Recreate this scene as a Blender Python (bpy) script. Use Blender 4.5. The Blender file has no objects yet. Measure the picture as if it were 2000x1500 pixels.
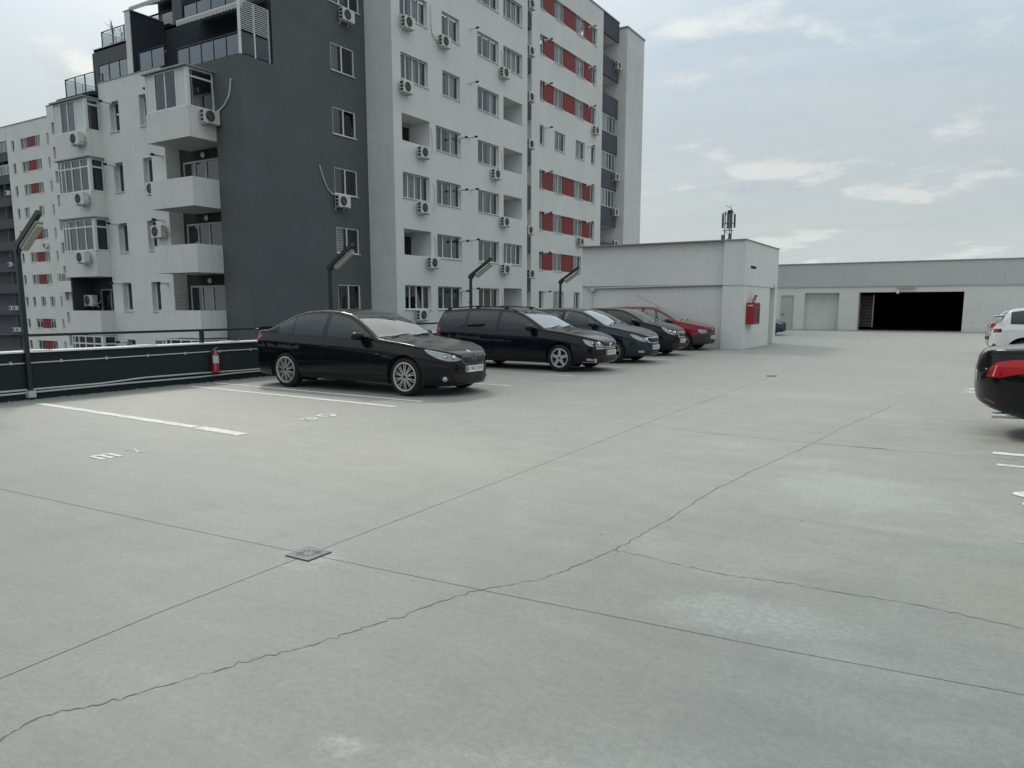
import bpy, bmesh, math, random
import numpy as np
from mathutils import Vector, Matrix
random.seed(7)
R = math.radians
S = bpy.context.scene
COL = S.collection

# ------------------------------------------------------------------ camera, light, exposure
cam = bpy.data.cameras.new('camera'); cam_o = bpy.data.objects.new('camera', cam); COL.objects.link(cam_o)
cam_o.location = (0, 0, 1.5); cam_o.rotation_euler = (R(90 - 8.29), 0, R(31.47))
cam.sensor_width = 36; cam.lens = 1455 / 2000 * 36; cam.shift_y = 62 / 2000
cam.clip_start = .05; cam.clip_end = 6000
S.camera = cam_o
SUN_EL, SUN_AZ = R(43), R(310)          # azimuth clockwise from +Y
W = bpy.data.worlds.new('World'); S.world = W; W.use_nodes = True
nt = W.node_tree; nt.nodes.clear()
def N(t, **k):
    n = nt.nodes.new(t)
    for a, v in k.items():
        if a.startswith('i_'): n.inputs[a[2:]].default_value = v
        else: setattr(n, a, v)
    return n
L_ = lambda a, b: nt.links.new(a, b)
def M_(op, a, b=None, c=None, clamp=False):
    n = nt.nodes.new('ShaderNodeMath'); n.operation = op; n.use_clamp = clamp
    for i, v in enumerate((a, b, c)):
        if v is None: continue
        if isinstance(v, (int, float)): n.inputs[i].default_value = v
        else: nt.links.new(v, n.inputs[i])
    return n.outputs[0]
def MIX(f, a, b, bt='MIX'):
    n = nt.nodes.new('ShaderNodeMix'); n.data_type = 'RGBA'; n.blend_type = bt
    for s, v in ((0, f), (6, a), (7, b)):
        if isinstance(v, (int, float)): n.inputs[s].default_value = v
        elif isinstance(v, tuple): n.inputs[s].default_value = v
        else: nt.links.new(v, n.inputs[s])
    return n.outputs[2]
def RAMP(f, stops, interp='LINEAR'):
    n = nt.nodes.new('ShaderNodeValToRGB'); cr = n.color_ramp; cr.interpolation = interp
    while len(cr.elements) < len(stops): cr.elements.new(.5)
    for e, (p, c) in zip(cr.elements, stops):
        e.position = p; e.color = c if len(c) == 4 else (*c, 1)
    nt.links.new(f, n.inputs[0]); return n.outputs[0]
g = lambda v: (v, v, v, 1)
out = N('ShaderNodeOutputWorld'); bg = N('ShaderNodeBackground'); bg.inputs[1].default_value = .1
sky = N('ShaderNodeTexSky'); sky.sky_type = 'NISHITA'; sky.sun_disc = False
sky.sun_elevation = SUN_EL; sky.sun_rotation = SUN_AZ; sky.air_density = 1.2; sky.dust_density = 2.5
tc = N('ShaderNodeTexCoord'); sep = N('ShaderNodeSeparateXYZ'); L_(tc.outputs['Generated'], sep.inputs[0])
up = M_('MAXIMUM', sep.outputs[2], 0.0)
den = M_('ADD', up, .16)
cmb = N('ShaderNodeCombineXYZ')
L_(M_('DIVIDE', sep.outputs[0], den), cmb.inputs[0]); L_(M_('DIVIDE', sep.outputs[1], den), cmb.inputs[1])
def noise(vec, scale, detail, rough, off, dist=0.):
    mp = N('ShaderNodeMapping'); mp.inputs[1].default_value = off; L_(vec, mp.inputs[0])
    n = N('ShaderNodeTexNoise'); n.inputs['Scale'].default_value = scale; n.inputs['Detail'].default_value = detail
    n.inputs['Roughness'].default_value = rough; n.inputs['Distortion'].default_value = dist
    L_(mp.outputs[0], n.inputs['Vector']); return n.outputs[0]
cv = cmb.outputs[0]
veil = RAMP(noise(cv, .5, 7, .60, (3.1, 1.7, 0), .5), [(.32, g(0)), (.66, g(1))])
streak_v = N('ShaderNodeMapping'); streak_v.inputs[3].default_value = (.55, 1.7, 1); streak_v.inputs[2].default_value = (0, 0, R(35)); L_(cv, streak_v.inputs[0])
streak = RAMP(noise(streak_v.outputs[0], 1.3, 9, .64, (6.3, 2.1, 0), .6), [(.44, g(0)), (.70, g(1))])
cum = noise(cv, 1.9, 10, .57, (21.7, 9.4, 2.0), .12)
cmb2 = N('ShaderNodeCombineXYZ'); den2 = M_('ADD', M_('ADD', up, .022), .16)
L_(M_('DIVIDE', sep.outputs[0], den2), cmb2.inputs[0]); L_(M_('DIVIDE', sep.outputs[1], den2), cmb2.inputs[1])
cum_up = noise(cmb2.outputs[0], 1.9, 10, .57, (21.7, 9.4, 2.0), .12)
cumm = RAMP(cum, [(.545, g(0)), (.67, g(1))], 'EASE')
core = M_('MULTIPLY_ADD', M_('SUBTRACT', cum_up, cum), 8., .62, clamp=True)
# thin high cloud over the blue, warmer and whiter towards the sun, then small grey bottomed cumulus
sd = (math.sin(SUN_AZ) * math.cos(SUN_EL), math.cos(SUN_AZ) * math.cos(SUN_EL), math.sin(SUN_EL))
dt = N('ShaderNodeVectorMath'); dt.operation = 'DOT_PRODUCT'; L_(tc.outputs['Generated'], dt.inputs[0]); dt.inputs[1].default_value = sd
near_sun = M_('POWER', M_('MAXIMUM', dt.outputs['Value'], 0.), 13.)
veilc = MIX(near_sun, (6.0, 6.7, 7.1, 1), (17., 16.4, 14.5, 1))
thin = MIX(near_sun, (4.2, 5.5, 6.45, 1), (9., 9.6, 10., 1))
base = MIX(.30, thin, sky.outputs[0])
base = MIX(M_('MULTIPLY', veil, .72), base, veilc)
base = MIX(M_('MULTIPLY', streak, .40), base, MIX(near_sun, (7.2, 7.5, 7.5, 1), (17., 16.4, 14.5, 1)))
hz = RAMP(up, [(0, g(1)), (.09, g(.8)), (.30, g(0))])
base = MIX(M_('MULTIPLY', hz, .80), base, MIX(near_sun, (5.9, 6.3, 6.15, 1), (13., 12.4, 10., 1)))
cloudc = MIX(core, MIX(near_sun, (8.1, 8.3, 8.0, 1), (17., 16.4, 14.5, 1)), (5.0, 5.55, 6.05, 1))
base = MIX(M_('MULTIPLY', cumm, .66), base, cloudc)
elev = RAMP(up, [(0, g(.92)), (.10, g(.87)), (.22, g(.88)), (.40, g(1.04)), (.68, (1.48, 1.41, 1.25)), (1, (1.72, 1.62, 1.40))])
base = MIX(1., base, elev, 'MULTIPLY')
L_(base, bg.inputs[0]); L_(bg.outputs[0], out.inputs[0])
sun = bpy.data.lights.new('sun', 'SUN'); sun_o = bpy.data.objects.new('sun', sun); COL.objects.link(sun_o)
sun.energy = 1.35; sun.angle = R(10); sun.color = (1, .95, .87)
sun_o.rotation_euler = Vector((-sd[0], -sd[1], -sd[2])).to_track_quat('-Z', 'Y').to_euler()
sun_o.location = (-20, 10, 60)
S.view_settings.view_transform = 'Standard'; S.view_settings.look = 'None'
S.view_settings.exposure = .14; S.view_settings.gamma = 1
S.view_settings.use_curve_mapping = False
S.cycles.max_bounces = 8; S.cycles.transparent_max_bounces = 16; S.cycles.caustics_reflective = False; S.cycles.caustics_refractive = False

# ------------------------------------------------------------------ materials
MATS = {}
def newmat(name):
    m = bpy.data.materials.new(name); m.use_nodes = True
    MATS[name] = m
    return m, m.node_tree.nodes['Principled BSDF']
def use(m):
    global nt
    nt = m.node_tree
def objvec():
    return N('ShaderNodeTexCoord').outputs['Object']
def geopos():
    return N('ShaderNodeNewGeometry').outputs['Position']
def plain(name, col, rough=.6, metal=0., coat=0., spec=.5, var=.0, vscale=6., bump=0., bscale=60.):
    m, p = newmat(name); use(m)
    p.inputs['Base Color'].default_value = (*col, 1); p.inputs['Roughness'].default_value = rough
    p.inputs['Metallic'].default_value = metal; p.inputs['Coat Weight'].default_value = coat; p.inputs['Coat Roughness'].default_value = .04
    p.inputs['Specular IOR Level'].default_value = spec
    if var:
        f = noise(geopos(), vscale, 5, .6, (1, 2, 3))
        c = MIX(f, tuple(x * (1 - var) for x in col) + (1,), tuple(min(1, x * (1 + var)) for x in col) + (1,))
        L_(c, p.inputs['Base Color'])
    if bump:
        b = N('ShaderNodeBump'); b.inputs['Strength'].default_value = bump; b.inputs['Distance'].default_value = .01
        L_(noise(geopos(), bscale, 4, .6, (0, 0, 0)), b.inputs['Height']); L_(b.outputs[0], p.inputs['Normal'])
    return m
def stucco(name, col, stain=.12, streak=.10):
    m, p = newmat(name); use(m)
    pos = geopos()
    f = noise(pos, .45, 5, .6, (4, 2, 7)); f2 = noise(pos, 14., 4, .6, (0, 1, 0))
    mp = N('ShaderNodeMapping'); mp.inputs[3].default_value = (2.6, 2.6, .16); L_(pos, mp.inputs[0])
    f3 = noise(mp.outputs[0], 1.6, 6, .62, (8, 0, 1))
    lo = tuple(x * (1 - stain) for x in col) + (1,); hi = tuple(min(1, x * (1 + stain)) for x in col) + (1,)
    c = MIX(RAMP(f, [(.3, g(0)), (.7, g(1))]), lo, hi)
    c = MIX(M_('MULTIPLY', RAMP(f3, [(.50, g(0)), (.75, g(1))]), streak * 3), c, tuple(x * .62 for x in col) + (1,))
    c = MIX(M_('MULTIPLY', f2, .30), c, tuple(x * .80 for x in col) + (1,))
    c = MIX(M_('MULTIPLY', RAMP(noise(pos, 5.5, 6, .7, (2, 9, 4)), [(.50, g(0)), (.70, g(1))]), .30), c, tuple(x * .80 for x in col) + (1,))
    L_(c, p.inputs['Base Color']); p.inputs['Roughness'].default_value = .92; p.inputs['Specular IOR Level'].default_value = .2
    b = N('ShaderNodeBump'); b.inputs['Strength'].default_value = .8; b.inputs['Distance'].default_value = .016
    hgt = M_('ADD', noise(pos, 45., 5, .7, (0, 0, 0)), M_('MULTIPLY', noise(pos, 5., 3, .5, (3, 3, 3)), 1.2))
    L_(hgt, b.inputs['Height']); L_(b.outputs[0], p.inputs['Normal'])
    return m
WHITE_ST = stucco('white_stucco', (.78, .785, .76), .07, .03)
BEIGE_ST = stucco('pale_stucco', (.74, .74, .72), .08, .08)
BALC_ST = stucco('balcony_stucco', (.76, .755, .725), .08, .12)
GREY_ST = stucco('light_grey_stucco', (.77, .775, .76), .05, .03)
DARK_ST = stucco('dark_grey_stucco', (.132, .138, .148), .08, .02)
BLUEBLACK_ST = stucco('slate_stucco', (.045, .052, .064), .08, .04)
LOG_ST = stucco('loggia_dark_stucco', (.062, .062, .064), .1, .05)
PANEL_DK = stucco('slate_panel', (.115, .118, .14), .05, .02)
BLOCK_ST = stucco('roof_block_stucco', (.76, .765, .745), .05, .05)
RED_PANEL = plain('red_panel', (.215, .016, .015), .6, var=.12, vscale=1.5, bump=.1)
PVC = plain('white_pvc', (.74, .75, .74), .35, var=.05)
PVC_GREY = plain('grey_pvc', (.40, .42, .42), .4)
SILL_M = plain('sill_metal', (.72, .73, .73), .35, .1)
METAL_DK = plain('dark_metal', (.025, .03, .034), .4, .4)
METAL_W = plain('white_metal', (.72, .72, .72), .35)
METAL_GREY = plain('galvanised', (.36, .37, .37), .45, .7, var=.1)
AC_W = plain('ac_casing', (.66, .655, .63), .4, var=.06)
AC_DK = plain('ac_dark', (.035, .037, .04), .6)
AC_GR = plain('ac_grille', (.17, .17, .165), .5)
HOSE = plain('hose_white', (.62, .62, .59), .5)
BLACK_PL = plain('black_plastic', (.012, .012, .013), .5)
FABRIC = plain('awning_fabric', (.50, .50, .49), .9, var=.12, vscale=3)
RUST = plain('roof_edge_metal', (.34, .34, .33), .5, .3, var=.2)
CABLE = plain('grey_pvc_pipe', (.50, .51, .51), .5)
PLANT = plain('leaf_green', (.05, .075, .035), .6, var=.4)
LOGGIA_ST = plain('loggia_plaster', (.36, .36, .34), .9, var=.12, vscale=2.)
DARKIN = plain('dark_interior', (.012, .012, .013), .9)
PAINTW, p_ = newmat('white_line_paint'); use(PAINTW)
f_ = noise(geopos(), 9., 8, .7, (0, 0, 0)); f2_ = noise(geopos(), 1.1, 3, .5, (5, 0, 0))
c_ = MIX(RAMP(M_('ADD', f_, M_('MULTIPLY', f2_, .35)), [(.55, g(0)), (.88, g(.75))]), (.80, .81, .80, 1), (.42, .43, .42, 1))
L_(c_, p_.inputs['Base Color']); p_.inputs['Roughness'].default_value = .75
PAINTOLD, p_ = newmat('worn_line_paint'); use(PAINTOLD)
f_ = noise(geopos(), 16., 8, .75, (0, 0, 0))
c_ = MIX(RAMP(f_, [(.40, g(0)), (.60, g(1))]), (.80, .81, .80, 1), (.40, .41, .40, 1))
L_(c_, p_.inputs['Base Color']); p_.inputs['Roughness'].default_value = .8
CRACK = plain('crack_dark', (.135, .135, .13), .95, var=.5, vscale=9)
JOINT = plain('joint_filler', (.06, .06, .058), .9)
# concrete deck
CONC, p_ = newmat('deck_concrete'); use(CONC)
pos = geopos()
a_ = noise(pos, .16, 5, .6, (2.2, 7.1, 0), .4); b_ = noise(pos, .9, 9, .72, (9, 3, 0), .9); d_ = noise(pos, 3.6, 8, .74, (4, 8, 0), .5)
mp_ = N('ShaderNodeMapping'); mp_.inputs[3].default_value = (.45, 2.6, 1); mp_.inputs[2].default_value = (0, 0, R(10)); L_(pos, mp_.inputs[0])
s_ = noise(mp_.outputs[0], 1.5, 9, .72, (1, 5, 0), .4)
mq_ = N('ShaderNodeMapping'); mq_.inputs[3].default_value = (2.4, .3, 1); mq_.inputs[2].default_value = (0, 0, R(-4)); L_(pos, mq_.inputs[0])
t_ = noise(mq_.outputs[0], .9, 7, .66, (7, 2, 0), .3)
fine = noise(pos, 30., 7, .78, (0, 0, 0)); grit = noise(pos, 190., 2, .5, (0, 0, 0))
c_ = MIX(RAMP(a_, [(.36, g(0)), (.64, g(1))]), (.315, .332, .327, 1), (.362, .362, .340, 1))
c_ = MIX(M_('MULTIPLY', RAMP(b_, [(.52, g(0)), (.68, g(1))]), .45), c_, (.44, .455, .45, 1))
c_ = MIX(M_('MULTIPLY', RAMP(b_, [(.33, g(1)), (.48, g(0))]), .40), c_, (.255, .26, .25, 1))
c_ = MIX(M_('MULTIPLY', RAMP(d_, [(.52, g(0)), (.66, g(1))]), .34), c_, (.44, .44, .425, 1))
c_ = MIX(M_('MULTIPLY', RAMP(d_, [(.34, g(1)), (.47, g(0))]), .32), c_, (.24, .245, .235, 1))
c_ = MIX(M_('MULTIPLY', RAMP(s_, [(.52, g(0)), (.68, g(1))]), .38), c_, (.455, .455, .43, 1))
c_ = MIX(M_('MULTIPLY', RAMP(s_, [(.32, g(1)), (.46, g(0))]), .34), c_, (.235, .235, .22, 1))
c_ = MIX(M_('MULTIPLY', RAMP(t_, [(.55, g(0)), (.70, g(1))]), .28), c_, (.235, .238, .228, 1))
c_ = MIX(M_('MULTIPLY', RAMP(fine, [(.38, g(1)), (.56, g(0))]), .42), c_, (.205, .21, .205, 1))
c_ = MIX(M_('MULTIPLY', RAMP(fine, [(.56, g(0)), (.70, g(1))]), .30), c_, (.47, .48, .47, 1))
c_ = MIX(M_('MULTIPLY', RAMP(grit, [(.42, g(1)), (.58, g(0))]), .34), c_, (.16, .165, .16, 1))
# light falloff painted into the colour: near deck darker and bluer, far paler
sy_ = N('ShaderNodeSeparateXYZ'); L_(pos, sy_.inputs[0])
painted_light = M_('MULTIPLY', RAMP(M_('MULTIPLY', M_('ADD', sy_.outputs[1], M_('MULTIPLY', b_, 3.)), .1), [(.38, g(0)), (.85, g(1))], 'EASE'), 1.)
c_ = MIX(1., c_, MIX(painted_light, (.69, .715, .74, 1), (1.02, 1.0, .985, 1)), 'MULTIPLY')
# patches with a shape of their own: cement smears, old spills, repaired spots
def patch(c_, x, y, rx, ry, rot, col, amt):
    mm = N('ShaderNodeMapping'); mm.vector_type = 'TEXTURE'; mm.inputs[1].default_value = (x, y, 0); mm.inputs[2].default_value = (0, 0, R(rot)); mm.inputs[3].default_value = (rx, ry, 1); L_(pos, mm.inputs[0])
    ln = N('ShaderNodeVectorMath'); ln.operation = 'LENGTH'; L_(mm.outputs[0], ln.inputs[0])
    e = M_('ADD', M_('ADD', ln.outputs['Value'], M_('MULTIPLY_ADD', d_, 2.6, -1.3)), M_('MULTIPLY_ADD', b_, 2.4, -1.2))
    brk = M_('MULTIPLY_ADD', RAMP(fine, [(.36, g(0)), (.60, g(1))]), .75, .25)
    return MIX(M_('MULTIPLY', M_('MULTIPLY', RAMP(e, [(.35, g(1)), (.95, g(0))]), brk), amt * .8), c_, (*col, 1))
for q_ in ((-.75, 6.6, .75, .9, 20, (.47, .50, .49), .55), (-1.25, 7.6, .5, .3, 40, (.46, .49, .48), .5), (-2.85, 2.3, .22, .10, 15, (.22, .225, .215), .6), (-1.75, 1.75, .16, .08, 10, (.46, .46, .45), .6), (-2.1, 8.2, .5, .35, 0, (.46, .47, .46), .45),
           (-3.3, 3.1, .30, .26, 0, (.46, .475, .47), .6), (-.75, 3.6, .55, .28, 10, (.44, .46, .46), .5), (-5.4, 2.1, .7, .4, 30, (.25, .255, .25), .45), (-5.8, 7.3, 1.3, .5, 5, (.25, .25, .24), .4), (-4.4, 6.0, .9, .5, -20, (.44, .445, .43), .4),
           (-6.6, 12.4, 1.2, .6, 0, (.26, .26, .25), .4), (-2.4, 13.5, 1.4, .9, 10, (.44, .455, .45), .4), (-.9, 11.5, .6, .5, 0, (.43, .45, .45), .4), (.3, 4.4, .5, .7, 0, (.36, .34, .26), .45), (.8, 9.9, 1.0, .35, 0, (.20, .18, .13), .6), (-10.4, 4.0, 1.1, .7, 0, (.25, .255, .25), .4), (-9.6, 7.4, 1.2, .4, -5, (.24, .24, .235), .35), (-1.0, 1.9, .8, .35, 25, (.43, .445, .445), .4)):
    c_ = patch(c_, *q_)
vo = N('ShaderNodeTexVoronoi'); vo.inputs['Scale'].default_value = 1.7; L_(pos, vo.inputs['Vector'])
c_ = MIX(RAMP(vo.outputs['Distance'], [(.012, g(.8)), (.03, g(0))]), c_, (.09, .085, .08, 1))
vo2 = N('ShaderNodeTexVoronoi'); vo2.inputs['Scale'].default_value = 5.3; L_(pos, vo2.inputs['Vector'])
c_ = MIX(RAMP(vo2.outputs['Distance'], [(.012, g(.35)), (.035, g(0))]), c_, (.16, .16, .15, 1))
L_(c_, p_.inputs['Base Color'])
L_(RAMP(b_, [(.3, g(.50)), (.7, g(.68))]), p_.inputs['Roughness']); p_.inputs['Specular IOR Level'].default_value = .6
bp = N('ShaderNodeBump'); bp.inputs['Strength'].default_value = .6; bp.inputs['Distance'].default_value = .005
L_(M_('ADD', fine, M_('MULTIPLY', grit, .5)), bp.inputs['Height']); L_(bp.outputs[0], p_.inputs['Normal'])
# glass: tinted transparency + fresnel mirror
def glass(name, tint, ior=1.5, boost=1.0, rough=.0):
    m, p = newmat(name); use(m); nt.nodes.remove(p)
    o = nt.nodes['Material Output']
    tr = N('ShaderNodeBsdfTransparent'); tr.inputs[0].default_value = (*tint, 1)
    gl = N('ShaderNodeBsdfGlossy'); gl.inputs['Roughness'].default_value = rough; gl.inputs[0].default_value = (.95, .97, 1, 1)
    fr = N('ShaderNodeFresnel'); fr.inputs[0].default_value = ior
    ms = N('ShaderNodeMixShader'); L_(M_('MULTIPLY', fr.outputs[0], boost, clamp=True), ms.inputs[0]); L_(tr.outputs[0], ms.inputs[1]); L_(gl.outputs[0], ms.inputs[2])
    L_(ms.outputs[0], o.inputs[0]); return m
GL_WIN = glass('window_glass', (.78, .80, .79), 1.52, 1.7)
GL_RAIL = glass('railing_glass', (.55, .62, .60), 1.5, 3.2)
GL_CAR = glass('car_glass', (.60, .66, .64), 1.5, 1.9)
GL_TINT = glass('tinted_glass', (.035, .04, .04), 1.5, 1.75)
GL_LAMP = glass('lamp_lens', (.93, .94, .95), 1.5, 1.6)
CURT = [plain('curtain_%s' % n, c, .9, var=.25, vscale=2.5) for n, c in (
    ('dark', (.022, .024, .024)), ('shade', (.05, .052, .05)), ('grey', (.12, .124, .12)), ('pale', (.38, .39, .38)), ('warm', (.19, .175, .14)), ('net', (.62, .64, .64)))]
BLIND, p_ = newmat('striped_blind'); use(BLIND)
sp_ = N('ShaderNodeSeparateXYZ'); L_(geopos(), sp_.inputs[0])
w_ = M_('FRACT', M_('MULTIPLY', sp_.outputs[2], 8.))
L_(MIX(M_('GREATER_THAN', w_, .55), (.66, .68, .67, 1), (.34, .36, .36, 1)), p_.inputs['Base Color']); p_.inputs['Roughness'].default_value = .8

# ------------------------------------------------------------------ mesh helpers
class MB:
    def __init__(s): s.v = []; s.f = []; s.m = []
    def quad(s, a, b, c, d, m=0):
        i = len(s.v); s.v += [tuple(a), tuple(b), tuple(c), tuple(d)]; s.f.append((i, i + 1, i + 2, i + 3)); s.m.append(m); return s
    def box(s, x0, x1, y0, y1, z0, z1, m=0):
        i = len(s.v)
        s.v += [(x, y, z) for z in (z0, z1) for y in (y0, y1) for x in (x0, x1)]
        for f in ((0, 2, 3, 1), (4, 5, 7, 6), (0, 1, 5, 4), (2, 6, 7, 3), (0, 4, 6, 2), (1, 3, 7, 5)):
            s.f.append(tuple(i + k for k in f)); s.m.append(m)
        return s
    def obox(s, c, ax, ay, az, m=0):       # oriented box: centre and three half-axis vectors
        i = len(s.v); c = Vector(c); ax, ay, az = Vector(ax), Vector(ay), Vector(az)
        s.v += [tuple(c + ax * a + ay * b + az * d) for d in (-1, 1) for b in (-1, 1) for a in (-1, 1)]
        for f in ((0, 2, 3, 1), (4, 5, 7, 6), (0, 1, 5, 4), (2, 6, 7, 3), (0, 4, 6, 2), (1, 3, 7, 5)):
            s.f.append(tuple(i + k for k in f)); s.m.append(m)
        return s
    def tube(s, pts, r, n=8, m=0, cap=True):
        pts = [Vector(p) for p in pts]; rs = r if isinstance(r, (list, tuple)) else [r] * len(pts); base = len(s.v)
        for k, p in enumerate(pts):
            t = (pts[min(k + 1, len(pts) - 1)] - pts[max(k - 1, 0)]).normalized()
            u = t.orthogonal().normalized() if abs(t.z) < .98 else Vector((1, 0, 0))
            if abs(t.z) < .98: u = Vector((0, 0, 1)).cross(t).normalized()
            w = t.cross(u)
            for q in range(n):
                a = 2 * math.pi * q / n; s.v.append(tuple(p + (u * math.cos(a) + w * math.sin(a)) * rs[k]))
        for k in range(len(pts) - 1):
            for q in range(n):
                a = base + k * n + q; b = base + k * n + (q + 1) % n
                s.f.append((a, b, b + n, a + n)); s.m.append(m)
        if cap:
            s.f.append(tuple(base + q for q in range(n))[::-1]); s.m.append(m)
            s.f.append(tuple(base + (len(pts) - 1) * n + q for q in range(n))); s.m.append(m)
        return s
    def lathe(s, prof, axis, c, n=24, m=0):   # prof: (radius, offset along axis)
        base = len(s.v); c = Vector(c); ax = Vector(axis).normalized(); u = ax.orthogonal().normalized(); w = ax.cross(u)
        for r, o in prof:
            for q in range(n):
                a = 2 * math.pi * q / n; s.v.append(tuple(c + ax * o + (u * math.cos(a) + w * math.sin(a)) * r))
        for k in range(len(prof) - 1):
            for q in range(n):
                a = base + k * n + q; b = base + k * n + (q + 1) % n
                s.f.append((a, b, b + n, a + n)); s.m.append(m)
        return s
    def poly(s, pts, m=0):
        i = len(s.v); s.v += [tuple(p) for p in pts]; s.f.append(tuple(range(i, i + len(pts)))); s.m.append(m); return s
    def build(s, name, mats, parent=None, smooth=False, bevel=0.):
        me = bpy.data.meshes.new(name); me.from_pydata(s.v, [], s.f)
        mats = mats if isinstance(mats, (list, tuple)) else [mats]
        for x in mats: me.materials.append(x)
        if len(mats) > 1: me.polygons.foreach_set('material_index', s.m)
        if smooth: me.polygons.foreach_set('use_smooth', [True] * len(me.polygons))
        me.update()
        if bevel:
            b = bmesh.new(); b.from_mesh(me); bmesh.ops.remove_doubles(b, verts=b.verts, dist=1e-5)
            bmesh.ops.bevel(b, geom=b.edges[:], offset=bevel, segments=2, profile=.6, affect='EDGES', clamp_overlap=True)
            b.to_mesh(me); b.free()
        o = bpy.data.objects.new(name, me); COL.objects.link(o)
        if parent: o.parent = parent
        return o
def tag(o, label=None, cat=None, group=None, kind=None):
    if label: o['label'] = label
    if cat: o['category'] = cat
    if group: o['group'] = group
    if kind: o['kind'] = kind
    return o
def empty(name, loc=(0, 0, 0), rz=0., **k):
    o = bpy.data.objects.new(name, None); COL.objects.link(o); o.location = loc; o.rotation_euler = (0, 0, rz); o.empty_display_size = .2
    return tag(o, **k)
def kids(o, table=None):
    return [c for c in ALLK.get(o.name, [])]
def copy_tree(root, loc, rz, label, group=None):
    def rec(o, par):
        c = o.copy(); COL.objects.link(c)
        if par: c.parent = par
        for ch in [x for x in o.children]: rec(ch, c)
        return c
    r = rec(root, None); r.location = loc; r.rotation_euler = (0, 0, rz); r['label'] = label
    if group: r['group'] = group
    return r

# facade helpers: plane 'X' faces +X at x=pos (a = y), plane 'Y' faces -Y at y=pos (a = x)
def PT(pl, pos, a, z, o=0.):
    return (pos + o, a, z) if pl == 'X' else (a, pos - o, z)
def fbox(mb, pl, pos, a0, a1, z0, z1, o0, o1, m=0):
    if pl == 'X': mb.box(pos + o0, pos + o1, a0, a1, z0, z1, m)
    else: mb.box(a0, a1, pos - o1, pos - o0, z0, z1, m)
def wall(parent, pl, pos, a0, a1, z0, z1, ops, mat, depth=.22, name='wall'):
    mb = MB()
    A = sorted({a0, a1, *[o[0] for o in ops], *[o[1] for o in ops]}); Z = sorted({z0, z1, *[o[2] for o in ops], *[o[3] for o in ops]})
    A = [a for a in A if a0 - 1e-6 <= a <= a1 + 1e-6]; Z = [z for z in Z if z0 - 1e-6 <= z <= z1 + 1e-6]
    for i in range(len(A) - 1):
        run = None
        for j in range(len(Z) - 1):
            ca, cz = (A[i] + A[i + 1]) / 2, (Z[j] + Z[j + 1]) / 2
            hole = any(o[0] < ca < o[1] and o[2] < cz < o[3] for o in ops)
            if not hole and run is None: run = Z[j]
            if run is not None and (hole or j == len(Z) - 2):
                top = Z[j] if hole else Z[j + 1]
                mb.quad(PT(pl, pos, A[i], run), PT(pl, pos, A[i + 1], run), PT(pl, pos, A[i + 1], top), PT(pl, pos, A[i], top)); run = None
    for o in ops:
        d = -(o[4] if len(o) > 4 else depth)
        b0, b1, y0, y1 = o[:4]
        mb.quad(PT(pl, pos, b0, y0), PT(pl, pos, b0, y1), PT(pl, pos, b0, y1, d), PT(pl, pos, b0, y0, d))
        mb.quad(PT(pl, pos, b1, y0), PT(pl, pos, b1, y1), PT(pl, pos, b1, y1, d), PT(pl, pos, b1, y0, d))
        mb.quad(PT(pl, pos, b0, y0), PT(pl, pos, b1, y0), PT(pl, pos, b1, y0, d), PT(pl, pos, b0, y0, d))
        mb.quad(PT(pl, pos, b0, y1), PT(pl, pos, b1, y1), PT(pl, pos, b1, y1, d), PT(pl, pos, b0, y1, d))
    return mb.build(name, mat, parent)
def window(parent, pl, pos, a0, a1, z0, z1, n, shades, rec=.13, fw=.055, frame=PVC, sill=True, back=None, tilt=None, breaks=None, glassm=None, name='window'):
    """white framed window: the frame is the part, panes, curtain and sill are its sub-parts"""
    mb = MB(); d = .06
    br = breaks or [a0 + (a1 - a0) * k / n for k in range(n + 1)]
    fbox(mb, pl, pos, a0, a1, z0, z0 + fw, -rec - d, -rec); fbox(mb, pl, pos, a0, a1, z1 - fw, z1, -rec - d, -rec)
    for k, a in enumerate(br):
        l, r = (a, a + fw) if k == 0 else ((a - fw, a) if k == len(br) - 1 else (a - fw * .6, a + fw * .6))
        fbox(mb, pl, pos, l, r, z0 + fw, z1 - fw, -rec - d, -rec + .004)
    w = mb.build(name, frame, parent)
    cm = MB(); mats = []
    for k in range(len(br) - 1):
        p = MB(); l, r = br[k] + fw * .5, br[k + 1] - fw * .5; o0 = o1 = -rec - .03
        if tilt == k: o1 = -rec - .03 - .16; o0 = -rec - .03
        p.quad(PT(pl, pos, l, z0 + fw, o0), PT(pl, pos, r, z0 + fw, o0), PT(pl, pos, r, z1 - fw, o1), PT(pl, pos, l, z1 - fw, o1))
        p.build('pane', glassm or GL_WIN, w)
        sm = shades[k % len(shades)]; sm = sm if not isinstance(sm, int) else CURT[sm]
        if sm not in mats: mats.append(sm)
        bo = -rec - (back or .22)
        # gently folded curtain
        nf = 6
        for q in range(nf):
            aa, ab = br[k] + (br[k + 1] - br[k]) * q / nf, br[k] + (br[k + 1] - br[k]) * (q + 1) / nf
            cm.quad(PT(pl, pos, aa, z0, bo + (.02 if q % 2 else 0)), PT(pl, pos, ab, z0, bo + (0 if q % 2 else .02)), PT(pl, pos, ab, z1, bo + (0 if q % 2 else .02)), PT(pl, pos, aa, z1, bo + (.02 if q % 2 else 0)), mats.index(sm))
    cm.build('curtain', mats, w)
    if sill:
        sb = MB(); fbox(sb, pl, pos, a0 - .03, a1 + .03, z0 - .035, z0 + .003, -rec, .06); sb.build('sill', SILL_M, w)
    return w
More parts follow.
